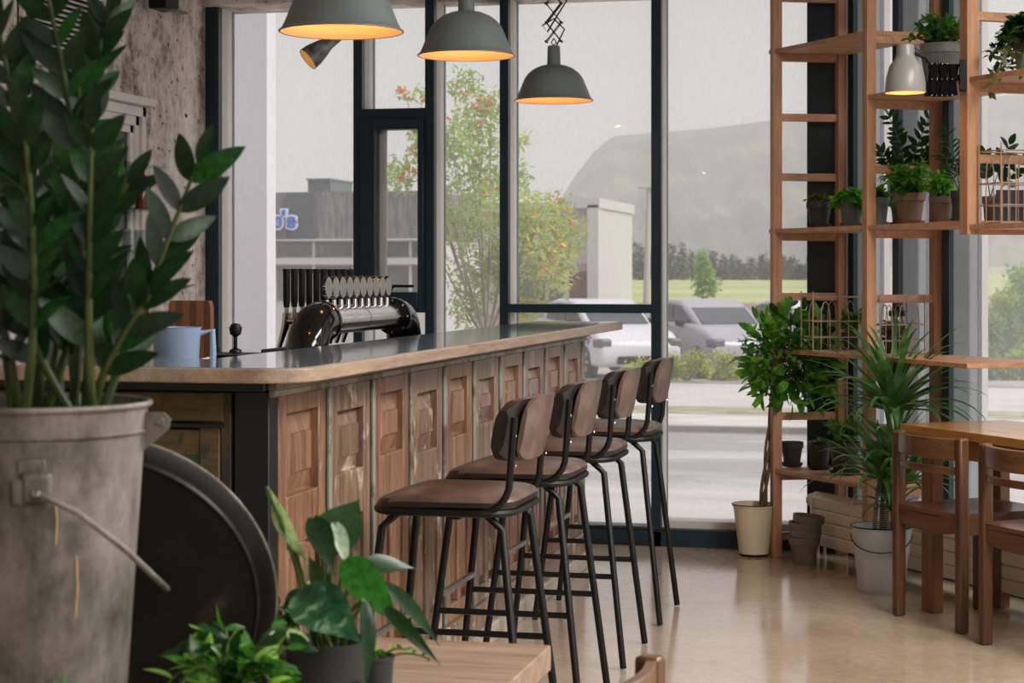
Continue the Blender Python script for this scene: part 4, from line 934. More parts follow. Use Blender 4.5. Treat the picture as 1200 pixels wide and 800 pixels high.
def zz1(r, z, k):
    zzplant(r, [((0,0,z),(.0,0,z+.18),(-20*k,0,z+88*k)), ((0,0,z),(.02,0,z+.16),(32*k,.02,z+96*k)), ((0,0,z),(.05,0,z+.12),(58*k,0,z+84*k)), ((0,0,z),(-.05,0,z+.08),(-28*k,-.02,z+45*k)), ((0,0,z),(.06,0,z+.1),(46*k,-.03,z+58*k))], G_DARK, G_STEM, .062, 4, .3, 9, .004)
potted('potted_zamioculcas', 'tall feathered dark green plant in a grey pot at the back of the eye-level shelf', 1, 1013, S3, .85, 21, 44, GREYPOT, zz1)
potted('potted_shrublet', 'bushy dark green plant in the widest weathered terracotta pot on the eye-level shelf', 1, 1066, S3, .4, 18.5, 34, TERRA, lambda r,z,k: bush(r, z, 38*k, 40*k, 620, G_MID, 10*k, 12, 30, .02, .32))
potted('potted_herb', 'small-leaved green plant in a brown pot right of the widest terracotta pot', 1, 1103, S3, .4, 14.5, 28, TERRA, lambda r,z,k: bush(r, z, 22*k, 34*k, 420, G_BRIGHT, 6*k, 13, 24, .01))
def palm(r, z, k):
    zzplant(r, [((0,0,z),(.0,0,z+.12),(-14*k,0,z+72*k)), ((0,0,z),(.02,0,z+.1),(8*k,.0,z+66*k)), ((0,0,z),(-.03,0,z+.1),(-20*k,0.01,z+50*k)),((0,0,z),(.03,0,z+.1),(16*k,0.01,z+40*k))], G_DARK, G_STEM, .06, 14, .3, 10, .003, wr=.18)
potted('potted_palm', 'narrow dark palm-like plant in a dark pot half hidden behind the front wooden post', 1, 1124, S3, .4, 10, 34, DARKPOT, palm)
def flm(r, z, k):
    zzplant(r, [((0,0,z),(.02,0,z+.10),(22*k,0,z+64*k)), ((0,0,z),(-.01,0,z+.08),(-8*k,0,z+50*k)), ((0,0,z),(.05,0,z+.04),(36*k,-.01,z+46*k))], G_DARK, G_STEM, .065, 15, .45, 4, .003, wr=.55)
potted('potted_rubber_plant', 'broad-leaved dark plant in a small clay pot right of the front wooden post', 2, 1149, 1.52, .55, 9.5, 31, TERRA, flm)
# ribbed pot high up
p, d = onshelf(1, 1104, S2, .4); k = d/F
r = thing('potted_trailer', 'ribbed grey-green pot of small-leaved plant high on the shelf behind the white lamp', 'potted plant', p)
n_ = 56; pr = [(17,0),(24,40),(26,41),(26,52),(24,52)]; V = []
for (rr_, z) in pr:
    for j in range(n_*2): a = math.pi*j/n_; q = rr_*k*(1 + (.025 if j % 2 and 0 < z < 41 or (j % 2 and z == 0) else 0)); V.append((q*math.cos(a), q*math.sin(a), z*k))
Fc = [(i*n_*2+j, i*n_*2+(j+1)%(n_*2), (i+1)*n_*2+(j+1)%(n_*2), (i+1)*n_*2+j) for i in range(4) for j in range(n_*2)] + [tuple(range(n_*2))]
MB().add(V, Fc).build('pot', GREYPOT, r, flat=True); MB().lathe([(0,46*k),(24.5*k,46*k)], 20, cap=False).build('soil', SOIL, r)
bush(r, 46*k, 44*k, 46*k, 560, G_MID, 7*k, 21, 28, .02, .5); bush(r, 46*k, 30*k, 30*k, 200, G_OLIVE, 7*k, 22, 12, .02, .5)
p, d = onshelf(2, 1206, S2, .4); k = d/F
r = thing('potted_trailer', 'dense trailing small-leaved plant in a pale pot on the topmost right board', 'potted plant', p); zt = pot(r, 20*k, 52*k, GREYPOT, True, 'tub')
bush(r, zt, 56*k, 24*k, 900, G_DARK, 9*k, 23, 40, .18, .55); bush(r, zt, 60*k, 20*k, 260, G_OLIVE, 9*k, 24, 18, .30, .5)
# wire baskets
WIRE = plain('rusty_wire', rgb(156,136,114), .6, .3, .2)
def wire_basket(label, p, L, Wd, H, u, rows=(.0,.25,.55,1.0)):
    rz = math.atan2(u.y, u.x); r = thing('wire_basket', label, 'wire basket', p, rz, 'arched wire baskets on the shelves'); rad_ = .0028
    m = MB()
    for z in rows: m.tube([(-L/2,-Wd/2,z*H+rad_),(L/2,-Wd/2,z*H+rad_),(L/2,Wd/2,z*H+rad_),(-L/2,Wd/2,z*H+rad_)], rad_, 6, closed=True)
    m.build('rail', WIRE, r)
    for sx in (-1,1):
        for sy in (-1,1): MB().tube([(sx*L/2,sy*Wd/2,0),(sx*L/2,sy*Wd/2,H*1.12)], rad_*1.2, 6).build('corner_rod', WIRE, r)
    for sy in (-1, 1):
        for c, w_ in ((-.5*L+.2*L, .14*L),(0, .14*L),(.3*L,.14*L)):
            a = [(c-w_/2*1.0, sy*Wd/2, 0), (c-w_/2, sy*Wd/2, H*.65)] + [(c + w_/2*math.cos(t_), sy*Wd/2, H*.65 + H*.28*math.sin(t_)) for t_ in (math.pi - math.pi*q/8 for q in range(9))] + [(c+w_/2, sy*Wd/2, 0)]
            MB().tube(a, rad_*.9, 5).build('arch', WIRE, r)
    b_ = MB()
    for q in range(8): b_.beam((-L/2+L*(q+.5)/8,-Wd/2,rad_),(-L/2+L*(q+.5)/8,Wd/2,rad_), .003)
    b_.build('base_wire', WIRE, r); return r
u = (LF[1][0]-LF[0][0]).normalized()
pa, da = onshelf(0, 982, SB, .42); wire_basket('arched rusty wire basket on the waist-high shelf, left of the tall post', pa, .30, .16, 62*da/F, (LF[0][1]-LF[0][0]).normalized())
pa, da = onshelf(1, 1047, SB, .45); wire_basket('arched rusty wire basket on the waist-high shelf, between the two right posts', pa, .22, .16, 62*da/F, (LF[1][1]-LF[1][0]).normalized())
pa, da = onshelf(2, 1192, 1.52, .35); wire_basket('arched wire basket at the right edge, on the hanging right board', pa, .25, .15, 84*da/F, (LF[2][1]-LF[2][0]).normalized())
cf, dc = onshelf(2, 1183, 1.52, .5)
o = MB().box(-.055,-.01,0,.055,.0,.14).build('slate_card', plain('slate', rgb(40,42,44), .5), None); o.location = cf + Vector((.0,.0,.0)); o.rotation_euler = (0,0,.3); tag(o, 'small black slate plate inside the right-hand wire basket', 'plate')
pj, dj = onshelf(1, 1036, SB, .72)
j = thing('glass_jar', 'clear glass lantern jar with a black lid and white label behind the right wire basket', 'jar', pj)
MB().lathe([(0,0),(.045,0),(.05,.01),(.05,.12),(.036,.15),(.036,.165),(.03,.165),(.03,.15),(.044,.118),(.044,.012),(0,.008)], 24, cap=False).build('body', glassmat('jar_glass', (.8,.86,.84,1), .5), j)
MB().lathe([(0,.165),(.039,.165),(.039,.19),(.012,.195),(.012,.21),(0,.212)], 20, cap=False).build('lid', BLACK, j); MB().box(-.03,-.0535,.04,.03,-.0505,.085).build('label_card', SWHITE, j)
pc, dc = onshelf(1, 1040, 2.388 if False else 1.536, .9)
# ---- white clip lamp on a black scissor arm
pe_ = LF[2][0]; lp = W(1061, 109, 7.42); L_ = thing('scissor_lamp', 'small white dome lamp on a black extending scissor arm fixed to the front post', 'lamp', lp)
k = 7.42/F
MB().lathe([(23.5*k,0),(24*k,.004),(22.5*k,18*k),(18.5*k,32*k),(12*k,41*k),(10.5*k,44*k),(10*k,56*k),(7*k,58*k),(0,58*k)], 36, cap=False).build('lamp_shade', plain('white_lacquer', rgb(140,139,134), .35, 0, .02, bump=0), L_)
MB().lathe([(23*k,.001),(21.5*k,17*k),(17.5*k,31*k),(0,41*k)], 36, cap=False).build('shade_lining', INN, L_)
MB().lathe([(0,.03),(.018,.035),(.024,.055),(.014,.085),(0,.09)], 14, cap=False).build('bulb', BULB, L_)
ld = bpy.data.lights.new('lamp_light', 'POINT'); ld.energy = 1.1; ld.color = (1,.50,.20); ld.shadow_soft_size = .02
lo = bpy.data.objects.new('lamp_light', ld); COL.objects.link(lo); lo.parent = L_; lo.location = (0,0,.02)
m = MB(); T = lambda px, py, dy=0: W(px, py, 7.42) - lp + Vector((0,dy,0))
zz_ = [(1091,76),(1086,112),(1097,74),(1092,113),(1103,74),(1098,113),(1109,75),(1104,113),(1115,75),(1110,112),(1120,76),(1114,111)]
for i in range(6):
    a, b_ = zz_[2*i], zz_[2*i+1]; m.beam(T(a[0],a[1],.008), T(b_[0]+2,b_[1],.008), .017, .004, (0,1,0)); m.beam(T(a[0],a[1],-.008), T(a[0]+(-5 if i%2 else 5),112,-.008), .017, .004, (0,1,0))
    m.beam(T(a[0]+2,75,.0), T(a[0]-6,113,.0), .016, .004, (0,1,0))
for i in range(5): m.beam(T(1091+i*6,93,0), T(1097+i*6,93,0), .006, .02, (0,1,0))
m.build('scissor_arm', plain('matt_black', rgb(5,5,6), .8, 0, .1, spec=.1), L_)
m = MB()
for px in (1092,1098,1104,1110,1116):
    for py in (75, 93, 112): m.lathe([(0,-.002),(.002,-.001),(.002,.001),(0,.002)], 8, Matrix.Translation(T(px,py,-.013)) @ Matrix.Rotation(rad(90),4,'X'), cap=False)
m.build('rivet', CHROME, L_, kind='stuff')
m = MB(); m.tube([T(1064,60), T(1072,62), T(1085,68), T(1092,76)], .008, 8); m.tube([T(1118,92), T(1128,90)], .012, 8); m.build('bracket', BLACK, L_)
MB().box(-.0,-.035,-.04,.03,.035,.08, Matrix.Translation(T(1124,95))).build('clamp', BLACK, L_, bev=.004)
MB().tube([T(1062,58), T(1056,54), T(1064,50), T(1078,60), T(1089,74), T(1086,95)], .003, 6).build('cable', BLACK, L_)

# ================================================================== FLOOR PLANTS
q = FL(884, 649, 0); cp = W(884, 319, 8.98); pr_ = .105
fg = thing('potted_fig', 'fig tree with twisted bare stems and dense green crown in a chipped cream pot', 'potted plant', (cp.x, cp.y-.02, 0))
MB().lathe([(0,0),(.066,0),(.07,.01),(.098,.232),(.104,.236),(.104,.246),(.094,.246),(.088,.22),(0,.22)], 36, cap=False).build('pot', CREAM, fg)
MB().tube([(.103*math.cos(a),.103*math.sin(a),.245) for a in (2*math.pi*k/30 for k in range(30))], .003, 5, closed=True).build('chipped_rim', plain('rust', rgb(70,50,38), .8), fg)
MB().lathe([(0,0),(.069,0),(.071,.012)], 30, cap=False, M=Matrix.Translation((0,0,-.0))).build('pot_foot', BLACK, fg); MB().lathe([(0,.225),(.092,.225)], 24, cap=False).build('soil', SOIL, fg)
crown = W(925, 418, 8.85) - Vector(fg.location)
for s in range(3):
    pts_ = []
    for i in range(17):
        t_ = i/16; a = t_*7 + s*2.1; base_ = Vector((.04,0,.22)).lerp(Vector((.10,.02,crown.z-.08)), t_); pts_.append(base_ + Vector((math.cos(a), math.sin(a), 0))*.014*(1-.3*t_))
    MB().tube(pts_, [.009-.004*i/16 for i in range(17)], 7).build('stem', BARK, fg)
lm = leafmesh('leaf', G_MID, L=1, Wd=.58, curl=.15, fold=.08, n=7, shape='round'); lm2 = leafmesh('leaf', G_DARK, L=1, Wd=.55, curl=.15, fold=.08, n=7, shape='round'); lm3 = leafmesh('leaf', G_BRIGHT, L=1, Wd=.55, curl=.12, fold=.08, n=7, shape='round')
rr = random.Random(8); br = MB(); kk = 8.85/F
for i in range(290):
    a = rr.uniform(0, 6.28); c_ = rr.uniform(-1, 1); ra = rr.uniform(.35, 1)**.5
    n_ = Vector((math.cos(a)*math.sqrt(1-c_*c_), math.sin(a)*math.sqrt(1-c_*c_)*.55, c_)); p = crown + Vector((n_.x*58*kk, n_.y*42*kk, n_.z*60*kk))*ra
    if p.x > crown.x + 62*kk: continue
    d = n_ + Vector((rr.gauss(0,.5), rr.gauss(0,.5), rr.gauss(.1,.4)))
    put('leaf', (lm if rr.random() < .55 else (lm3 if rr.random() < .5 + .4*(n_.x < -.3) else lm2)), fg, M=orient(p, d, (rr.gauss(0,.5), rr.gauss(-.3,.5), 1), .064*rr.uniform(.8,1.25)))  # more bright leaves on the left: backlight put into the leaf colour
    if i % 6 == 0: br.tube(bez((.10,.02,crown.z-.08), crown*.85, p, 5), [.004,.003,.003,.002,.002,.001], 4)
br.build('branch', BARK, fg, kind='stuff')
leafcloud('inner_foliage', G_MID, [(crown.x+R.uniform(-42,36)*kk, crown.y+R.uniform(-25,25)*kk, crown.z+R.uniform(-44,40)*kk, 17*kk) for _ in range(22)], 900, .055, fg, 77)
# stack of pots
q = W(942.5, 319, 8.72)
STK_ = plain('grey_clay', rgb(116,108,98), .8, 0, .25, 25, .3)
r = thing('stacked_pots', '', 'pots', (q.x, q.y, 0)); bpy.data.objects.remove(r)
hh = 0.0
for i, (dz, nm) in enumerate(((0,'bottom'),(.05,'second'),(.097,'middle'),(.144,'fourth'))):
    o = MB().lathe([(0,0),(.046,0),(.066,.088),(.072,.09),(.074,.122),(.066,.122),(.062,.11),(.042,.006),(0,.004)], 28, cap=False).build('flower_pot', STK_, None)
    o.location = (q.x + (.003*i if i % 2 else -.002*i), q.y, .001 + dz*.7); o.rotation_euler = (0, rad(i*1.5), 0); tag(o, 'grey clay flower pot, %s in the floor stack beside the shelf post' % {'bottom':'lowest','second':'second from the floor','middle':'third from the floor','fourth':'topmost, slightly tipped'}[nm], 'pot', 'nested clay pots on the floor')
    if i == 3:  o.rotation_euler = (0, rad(6), 0)
# white bucket with dracaena
q = W(1033, 319, 7.95); kb = 7.95/F
dr = thing('potted_dracaena', 'spiky dracaena with several canes in a white enamel bucket', 'potted plant', (q.x, q.y, 0))
HB = .275
MB().lathe([(0,0),(.098,0),(.102,.012),(.100,.03),(.126,HB-.006),(.131,HB-.004),(.131,HB+.004),(.124,HB+.003),(.118,HB-.05),(0,HB-.05)], 44, cap=False).build('bucket', WHITEB, dr)
MB().tube([(.129*math.cos(a),.129*math.sin(a),HB+.002) for a in (2*math.pi*k/40 for k in range(40))], .0035, 6, closed=True).build('rim', BLACK, dr)
MB().tube([(-.128,0,HB-.035)] + [(-.128*math.cos(a),-.135*math.sin(a)-.0,HB-.035-.06*math.sin(a)) for a in (math.pi*k/16 for k in range(1,16))] + [(.128,0,HB-.035)], .0028, 6).build('bail_handle', BLACK, dr)
MB().tube([(-.09,-.02,HB-.04),(-.125,-.03,HB+.04),(-.118,-.03,HB+.12),(-.05,-.02,HB+.2)], .002, 5).build('spare_wire', WIRE, dr)
MB().lathe([(0,HB-.045),(.118,HB-.045)], 24, cap=False).build('soil', SOIL, dr)
rr = random.Random(2); LG = leafmat('dracaena_leaf', rgb(44,88,48), rgb(112,146,100), .4, 12)
CANE = NT('ringed_cane'); v_ = CANE.coords(); wv = CANE.n('ShaderNodeTexWave'); wv.bands_direction = 'Z'; wv.inputs['Scale'].default_value = 34; CANE.l(v_, wv.inputs['Vector']); CANE.set(CANE.ramp(wv.outputs['Fac'], [(.2, rgb(70,62,44)), (.5, rgb(150,138,108))]), .8); CANE.bump(wv.outputs['Fac'], .4, .004)
for (bx_, by_, px, py, rc_, nl, L_b, wd) in ((.0,.03,1046,475,.010,56,.46,.046),(-.03,0,1032,555,.009,44,.36,.036),(.05,-.02,1046,590,.009,30,.24,.030),(.07,.02,1062,560,.009,30,.30,.032),(.02,-.03,1047,530,.009,30,.36,.036)):
    tp = W(px, py, 7.95) - Vector((q.x, q.y, 0)); tp.y += by_*1.2
    MB().tube(bez((bx_, by_, HB-.06), (bx_, by_, tp.z*.7), tp, 8), rc_, 10).build('cane', CANE.m, dr)
    blades(dr, tp - Vector((0,0,.03)), nl, L_b, wd, LG, int(px+py), 1.0, .12, .55)

# ================================================================== DINING TABLE AND CHAIRS
tz = .745
tc = FL(1055, 496, tz); td = Vector((.58,-.815,0)).normalized(); tn = Vector((.815,.58,0))
TBW = wood('table_oak', rgb(140,92,46), rgb(184,132,74), 'x', .16, spec=.6)
dt = thing('dining_table', 'glossy honey-coloured wooden table against the side windows', 'table', (tc.x, tc.y, 0), math.atan2(td.y, td.x))
TL, TWd = 1.5, .50
# local x = along the wall, local y = toward the wall
for k in range(4): MB().box(0, TWd*k/4, tz-.034, TL, TWd*(k+1)/4-.001, tz).build('plank', TBW, dt, bev=.002)
MB().box(.03,.02,tz-.11,TL-.03,.045,tz-.034).box(.03,TWd-.045,tz-.11,TL-.03,TWd-.02,tz-.034).box(.03,.02,tz-.11,.055,TWd-.02,tz-.034).build('apron', wood('table_apron', rgb(110,66,30), rgb(150,100,52), 'x', .35), dt)
LGW = wood('table_leg', rgb(92,60,32), rgb(138,96,58), 'z', .4)
for (x, y) in ((.09,.09),(TL-.1,.09),(.09,TWd-.09),(TL-.1,TWd-.09)):
    MB().box(x-.04,y-.025,0,x+.04,y+.025,tz-.034).build('leg', LGW, dt, bev=.004)
def make_chair():
    """origin on the floor below the seat; faces +Y; back posts at y=-.2"""
    t = thing('dining_chair', '', 'chair', group='brown wooden dining chairs'); H = .73; w_ = .20
    for sx in (-1, 1):
        MB().box(sx*w_-.0185, -.222, 0, sx*w_+.0185, -.178, H).build('back_post', CHAIRW, t, bev=.008)
        MB().box(sx*w_-.018, .165, 0, sx*w_+.018, .205, .43).build('front_leg', CHAIRW, t, bev=.006)
    def rail(z0, z1, th, nm, bow):
        m = MB(); N = 12; V = []; Fc = []
        for i in range(N+1):
            x = -w_+.012 + (2*w_-.024)*i/N; y = -.2 - bow*(1-((x/w_)**2)) 
            V += [(x, y-th/2, z0), (x, y+th/2, z0), (x, y+th/2, z1), (x, y-th/2, z1)]
        for i in range(N):
            a = i*4
            for k in range(4): Fc.append((a+k, a+(k+1)%4, a+4+(k+1)%4, a+4+k))
        Fc += [(0,1,2,3), (N*4+3,N*4+2,N*4+1,N*4)]; m.add(V, Fc).build(nm, CHAIRX, t, bev=.004)
    rail(H-.085, H-.004, .022, 'top_rail', .05); rail(H-.14, H-.112, .016, 'back_rail', .04)
    # seat, scooped
    V = []; Fc = []; N = 14
    for s_, zz in ((0, .0), (1, .02)):
        for j in range(N+1):
            for i in range(N+1):
                x = -.205 + .41*i/N; y = -.215 + .43*j/N; dip = -.018*(1-(x/.205)**2)*(1-((y+.02)/.22)**2) if s_ else 0
                V.append((x, y, .425 + zz + dip))
    S = (N+1)**2
    for j in range(N):
        for i in range(N): a = j*(N+1)+i; Fc += [(a, a+N+1, a+N+2, a+1), (S+a, S+a+1, S+a+N+2, S+a+N+1)]
    for i in range(N): Fc += [(i, i+1, S+i+1, S+i), (N*(N+1)+i, S+N*(N+1)+i, S+N*(N+1)+i+1, N*(N+1)+i+1), (i*(N+1), S+i*(N+1), S+(i+1)*(N+1), (i+1)*(N+1)), (i*(N+1)+N, (i+1)*(N+1)+N, S+(i+1)*(N+1)+N, S+i*(N+1)+N)]
    MB().add(V, Fc).build('seat', CHAIRX, t)
    ap = MB()
    for sx in (-1,1): ap.box(sx*w_-.010, -.18, .365, sx*w_+.010, .17, .427)
    ap.box(-w_, .175, .365, w_, .193, .427); ap.build('seat_rail', CHAIRW, t)
    m = MB(); V = []; Fc = []
    for i in range(13):
        x = -w_+.012+(2*w_-.024)*i/12; sag = .022*(1-(x/w_)**2); V += [(x,-.211,.375-sag),(x,-.189,.375-sag),(x,-.189,.443-sag),(x,-.211,.443-sag)]
    for i in range(12):
        for k_ in range(4): a = i*4; Fc.append((a+k_, a+(k_+1)%4, a+4+(k_+1)%4, a+4+k_))
    m.add(V, Fc).build('seat_rail', CHAIRX, t, bev=.002)
    return t
ch = make_chair(); rzc = math.atan2(-.815, .58)
def chair_at(A, rz, o=None, lb=''):
    """A = position of the left back post (seen by someone behind the chair)"""
    c = o or dup(ch, (0,0,0)); M_ = Matrix.Rotation(rz, 3, 'Z'); off_ = M_ @ Vector((-.2, -.2, 0)); c.location = (A.x-off_.x, A.y-off_.y, 0); c.rotation_euler = (0,0,rz); c['label'] = lb; return c
A1 = FL(1053.5, 721, 0); A2 = FL(1155, 755, 0)
chair_at(Vector(A1), math.atan2(-.80,.60), ch, 'brown wooden dining chair with its whole back in view at the glossy table')
chair_at(Vector(A2), math.atan2(-.80,.60), None, 'brown wooden dining chair cut by the right edge of the picture')
PF = W(762, 762, 3.04); rz3 = rad(73.7); o3 = Matrix.Rotation(rz3, 3, 'Z') @ Vector((.2,-.2,0)); c3 = dup(ch, (PF.x - o3.x, PF.y - o3.y, 0), rz3, 'orange-brown chair whose curved top rail just rises over the bottom edge')

# ================================================================== FOREGROUND
TZF = .62
BW = wood('bench_top_wood', rgb(104,82,64), rgb(158,136,116), 'x', .6)
xr = -.775; yf = 3.60
ft = thing('low_table', 'rough weathered plank table in the foreground carrying the planted steel can', 'table', (-1.3, 2.75, 0))
fo = Vector(ft.location)
yy = [1.85, 2.2, 2.56, 2.9, 3.27, yf]
for a, b_ in zip(yy, yy[1:]): MB().box(-2.2-fo.x, a+.0015-fo.y, TZF-.05, xr-fo.x, b_-.0015-fo.y, TZF).build('plank', BW, ft, bev=.003)
for (x, y) in ((xr-.1,yf-.12),(xr-.1,2.0),(-2.1,yf-.12),(-2.1,2.0)): MB().box(x-.02-fo.x,y-.02-fo.y,0,x+.02-fo.x,y+.02-fo.y,TZF-.05).build('leg', BLACK, ft)
MB().box(-2.1-fo.x,yf-.14-fo.y,TZF-.08,xr-.1-fo.x,yf-.1-fo.y,TZF-.05).box(xr-.12-fo.x,2.0-fo.y,TZF-.08,xr-.08-fo.x,yf-.12-fo.y,TZF-.05).build('under_frame', BLACK, ft)
# galvanised can
GALV = NT('galvanised_steel'); v_ = GALV.coords(); a_ = GALV.noise(v_, 6, 8, .7, .4); b_ = GALV.noise(GALV.coords((1,1,.35)), 14, 6, .7)
c_ = GALV.mix(.5, a_, b_); GALV.set(GALV.ramp(c_, [(.34, rgb(40,36,32)), (.45, rgb(92,88,80)), (.58, rgb(136,132,124)), (.72, rgb(168,162,152))]), GALV.ramp(c_, [(.3,(.75,)*3+(1,)),(.7,(.42,)*3+(1,))]), .35); GALV.bump(c_, .25, .003); GALVM = GALV.m
GALD = NT('dark_tarnished_steel'); v_ = GALD.coords(); a_ = GALD.noise(v_, 9, 8, .7, .4); GALD.set(GALD.ramp(a_, [(.35, rgb(18,18,17)), (.6, rgb(38,37,34)), (.75, rgb(84,76,58))]), .5, .4); GALD.bump(a_, .2, .003)
DB = 2.5; bq = W(44, 319, DB); RR = 129*DB/F; zr = W(44, 481, DB-RR*.9).z
cn = thing('potted_zamioculcas', 'large glossy dark green plant with thick stems filling a tall battered galvanised can', 'potted plant', (bq.x, bq.y, TZF))
hc = zr - TZF; rb = RR*.70
MB().lathe([(0,0),(rb,0),(rb+.004,.012),(RR*.955,hc-.040),(RR*.985,hc-.038),(RR*1.0,hc-.036),(RR*.975,hc-.033),(RR*.985,hc-.006),(RR*1.01,hc-.003),(RR*1.01,hc+.002),(RR*.975,hc+.002),(RR*.95,hc-.06),(0,hc-.06)], 72, cap=False).build('can', GALVM, cn)
MB().tube([((RR*1.005)*math.cos(a),(RR*1.005)*math.sin(a),hc) for a in (2*math.pi*k/60 for k in range(60))], .0042, 8, closed=True).build('rolled_rim', GALVM, cn)
MB().lathe([(0,hc-.035),(RR*.95,hc-.035)], 30, cap=False).build('soil', SOIL, cn)
# ear with bolt on the right, latch plate at the front
right = Vector((CA, SA, 0)); fwd = Vector((-SA, CA, 0))
Me = Matrix((right, fwd, Vector((0,0,1)))).transposed().to_4x4()
m = MB(); prf = [(RR*.97,hc-.012),(RR+.022,hc-.012),(RR+.031,hc-.022),(RR+.028,hc-.034),(RR*.97,hc-.062)]
m.add([(x,-.002,z) for x,z in prf] + [(x,.003,z) for x,z in prf], [tuple(range(5)), tuple(reversed(range(5,10)))] + [(i,5+i,5+(i+1)%5,(i+1)%5) for i in range(5)], Me); m.build('handle_ear', GALVM, cn)
MB().lathe([(0,-.006),(.005,-.005),(.006,0),(.005,.003),(0,.003)], 10, Me @ Matrix.Translation((RR+.018,-.004,hc-.024)) @ Matrix.Rotation(rad(90),4,'X'), cap=False).build('rivet', GALVM, cn)
kx = lambda px: (px-44)*(DB-RR)/F; kz = lambda py: W(60,py,DB-RR*.93).z - TZF
def onb(px, py, o=.004):
    a = math.asin(max(-1, min(1, kx(px)/(RR*.9)))); z = kz(py); rr_ = rb + (RR*.955-rb)*z/(hc-.04) + o
    return right*math.sin(a)*rr_ - fwd*math.cos(a)*rr_ + Vector((0,0,z))
def plate(px0, py0, px1, py1, th, nm, bev=.004):
    A, B, C_, D_ = onb(px0,py1,0), onb(px1,py1,0), onb(px1,py0,0), onb(px0,py0,0); n_ = (B-A).cross(D_-A).normalized()
    if n_.dot(-fwd) < 0: n_ = -n_
    V = [p for p in (A,B,C_,D_)] + [p + n_*th for p in (A,B,C_,D_)]; MB().add(V, [(0,3,2,1),(4,5,6,7),(0,1,5,4),(1,2,6,5),(2,3,7,6),(3,0,4,7)]).build(nm, GALVM, cn, bev=bev)
plate(52, 538, 83, 556, .005, 'latch_tab'); plate(56, 553, 90, 590, .012, 'latch_plate', .006); plate(46, 560, 60, 592, .009, 'latch_plate')
hp = onb(73, 577, .016); h2 = W(150, 652, DB-.15) - Vector(cn.location); h3 = W(196, 690, DB-.02) - Vector(cn.location)
MB().tube([hp, hp.lerp(h2, .45) + Vector((0,0,.012)), h2 + Vector((0,0,.006)), h3], .0042, 10).build('bail_handle', GALVM, cn)
MB().lathe([(0,-.004),(.006,-.003),(.006,.003),(0,.004)], 10, Matrix.Translation(hp), cap=False).build('rivet', CHROME, cn)
for (px, y0, y1) in ((93,590,640),(116,655,730),(10,700,740)): MB().tube([onb(px, y0, .001), onb(px+2, (y0+y1)/2, .0015), onb(px+1, y1, .001)], .0016, 6).build('paint_drip', plain('drip', rgb(178,152,108), .5) if 'drip' not in bpy.data.materials else bpy.data.materials['drip'], cn)
# stems: pixels (base, bend, tip, depth at base, depth at tip)
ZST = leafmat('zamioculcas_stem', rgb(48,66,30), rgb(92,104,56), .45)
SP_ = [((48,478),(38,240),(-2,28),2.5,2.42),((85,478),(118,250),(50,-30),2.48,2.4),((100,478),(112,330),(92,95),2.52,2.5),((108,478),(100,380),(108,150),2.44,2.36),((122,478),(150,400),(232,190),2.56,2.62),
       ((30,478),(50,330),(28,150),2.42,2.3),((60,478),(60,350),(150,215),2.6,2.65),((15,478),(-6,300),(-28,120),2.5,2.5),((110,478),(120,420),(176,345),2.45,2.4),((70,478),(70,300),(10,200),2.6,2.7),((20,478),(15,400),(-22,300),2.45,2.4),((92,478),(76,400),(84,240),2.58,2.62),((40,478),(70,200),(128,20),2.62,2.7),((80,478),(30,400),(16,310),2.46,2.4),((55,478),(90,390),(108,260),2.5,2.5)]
rzz = random.Random(21); ZZL = leafmesh('leaf', leafmat('zamioculcas_leaf', rgb(6,26,14), rgb(16,50,24), .5), L=1, Wd=.37, curl=.10, fold=.09, n=8); ZZL2 = leafmesh('leaf', leafmat('zamioculcas_leaf_lit', rgb(14,44,22), rgb(32,78,38), .35), L=1, Wd=.37, curl=.2, fold=.07, n=8)  # second leaf copy has a lit look put into its brighter colour
co = Vector(cn.location)
for si, (a, b, c, d0, d1) in enumerate(SP_):
    A, B, C_ = W(*a, d0) - co, W(*b, (d0+d1)/2) - co, W(*c, d1) - co; bz = bez(A, B, C_, 18)
    MB().tube(bz, [.0072*(1-.62*i/18) for i in range(19)], 8).build('stem', ZST, cn)
    Lg = sum((bz[i+1]-bz[i]).length for i in range(18)); st_ = .28 if si not in (0,1) else .2; npair = max(4, int(Lg*(1-st_)/.031))
    for k in range(npair):
        t_ = st_ + (1-st_)*(k+.4)/npair; i = min(17, int(t_*18)); p = bz[i].lerp(bz[i+1], t_*18-i); tg = (bz[i+1]-bz[i]).normalized()
        sd = tg.cross(fwd + Vector((rzz.gauss(0,.35), rzz.gauss(0,.35), rzz.gauss(0,.2)))).normalized()
        for s in (-1, 1):
            d = tg*rzz.uniform(.8,1.35) + sd*s*rzz.uniform(.6,.95) + fwd*rzz.gauss(0,.35); l = rzz.uniform(.064,.088)*(1.08 - .2*t_)*(1.15 if si == 4 else 1)
            nr = -fwd*rzz.uniform(.4,1.2) + Vector((rzz.gauss(0,.45), 0, .5+rzz.gauss(0,.4)))
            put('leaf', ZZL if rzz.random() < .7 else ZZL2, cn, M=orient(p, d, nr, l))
    put('leaf', ZZL, cn, M=orient(bz[-1], bz[-1]-bz[-2], -fwd + Vector((0,0,.3)), .06))
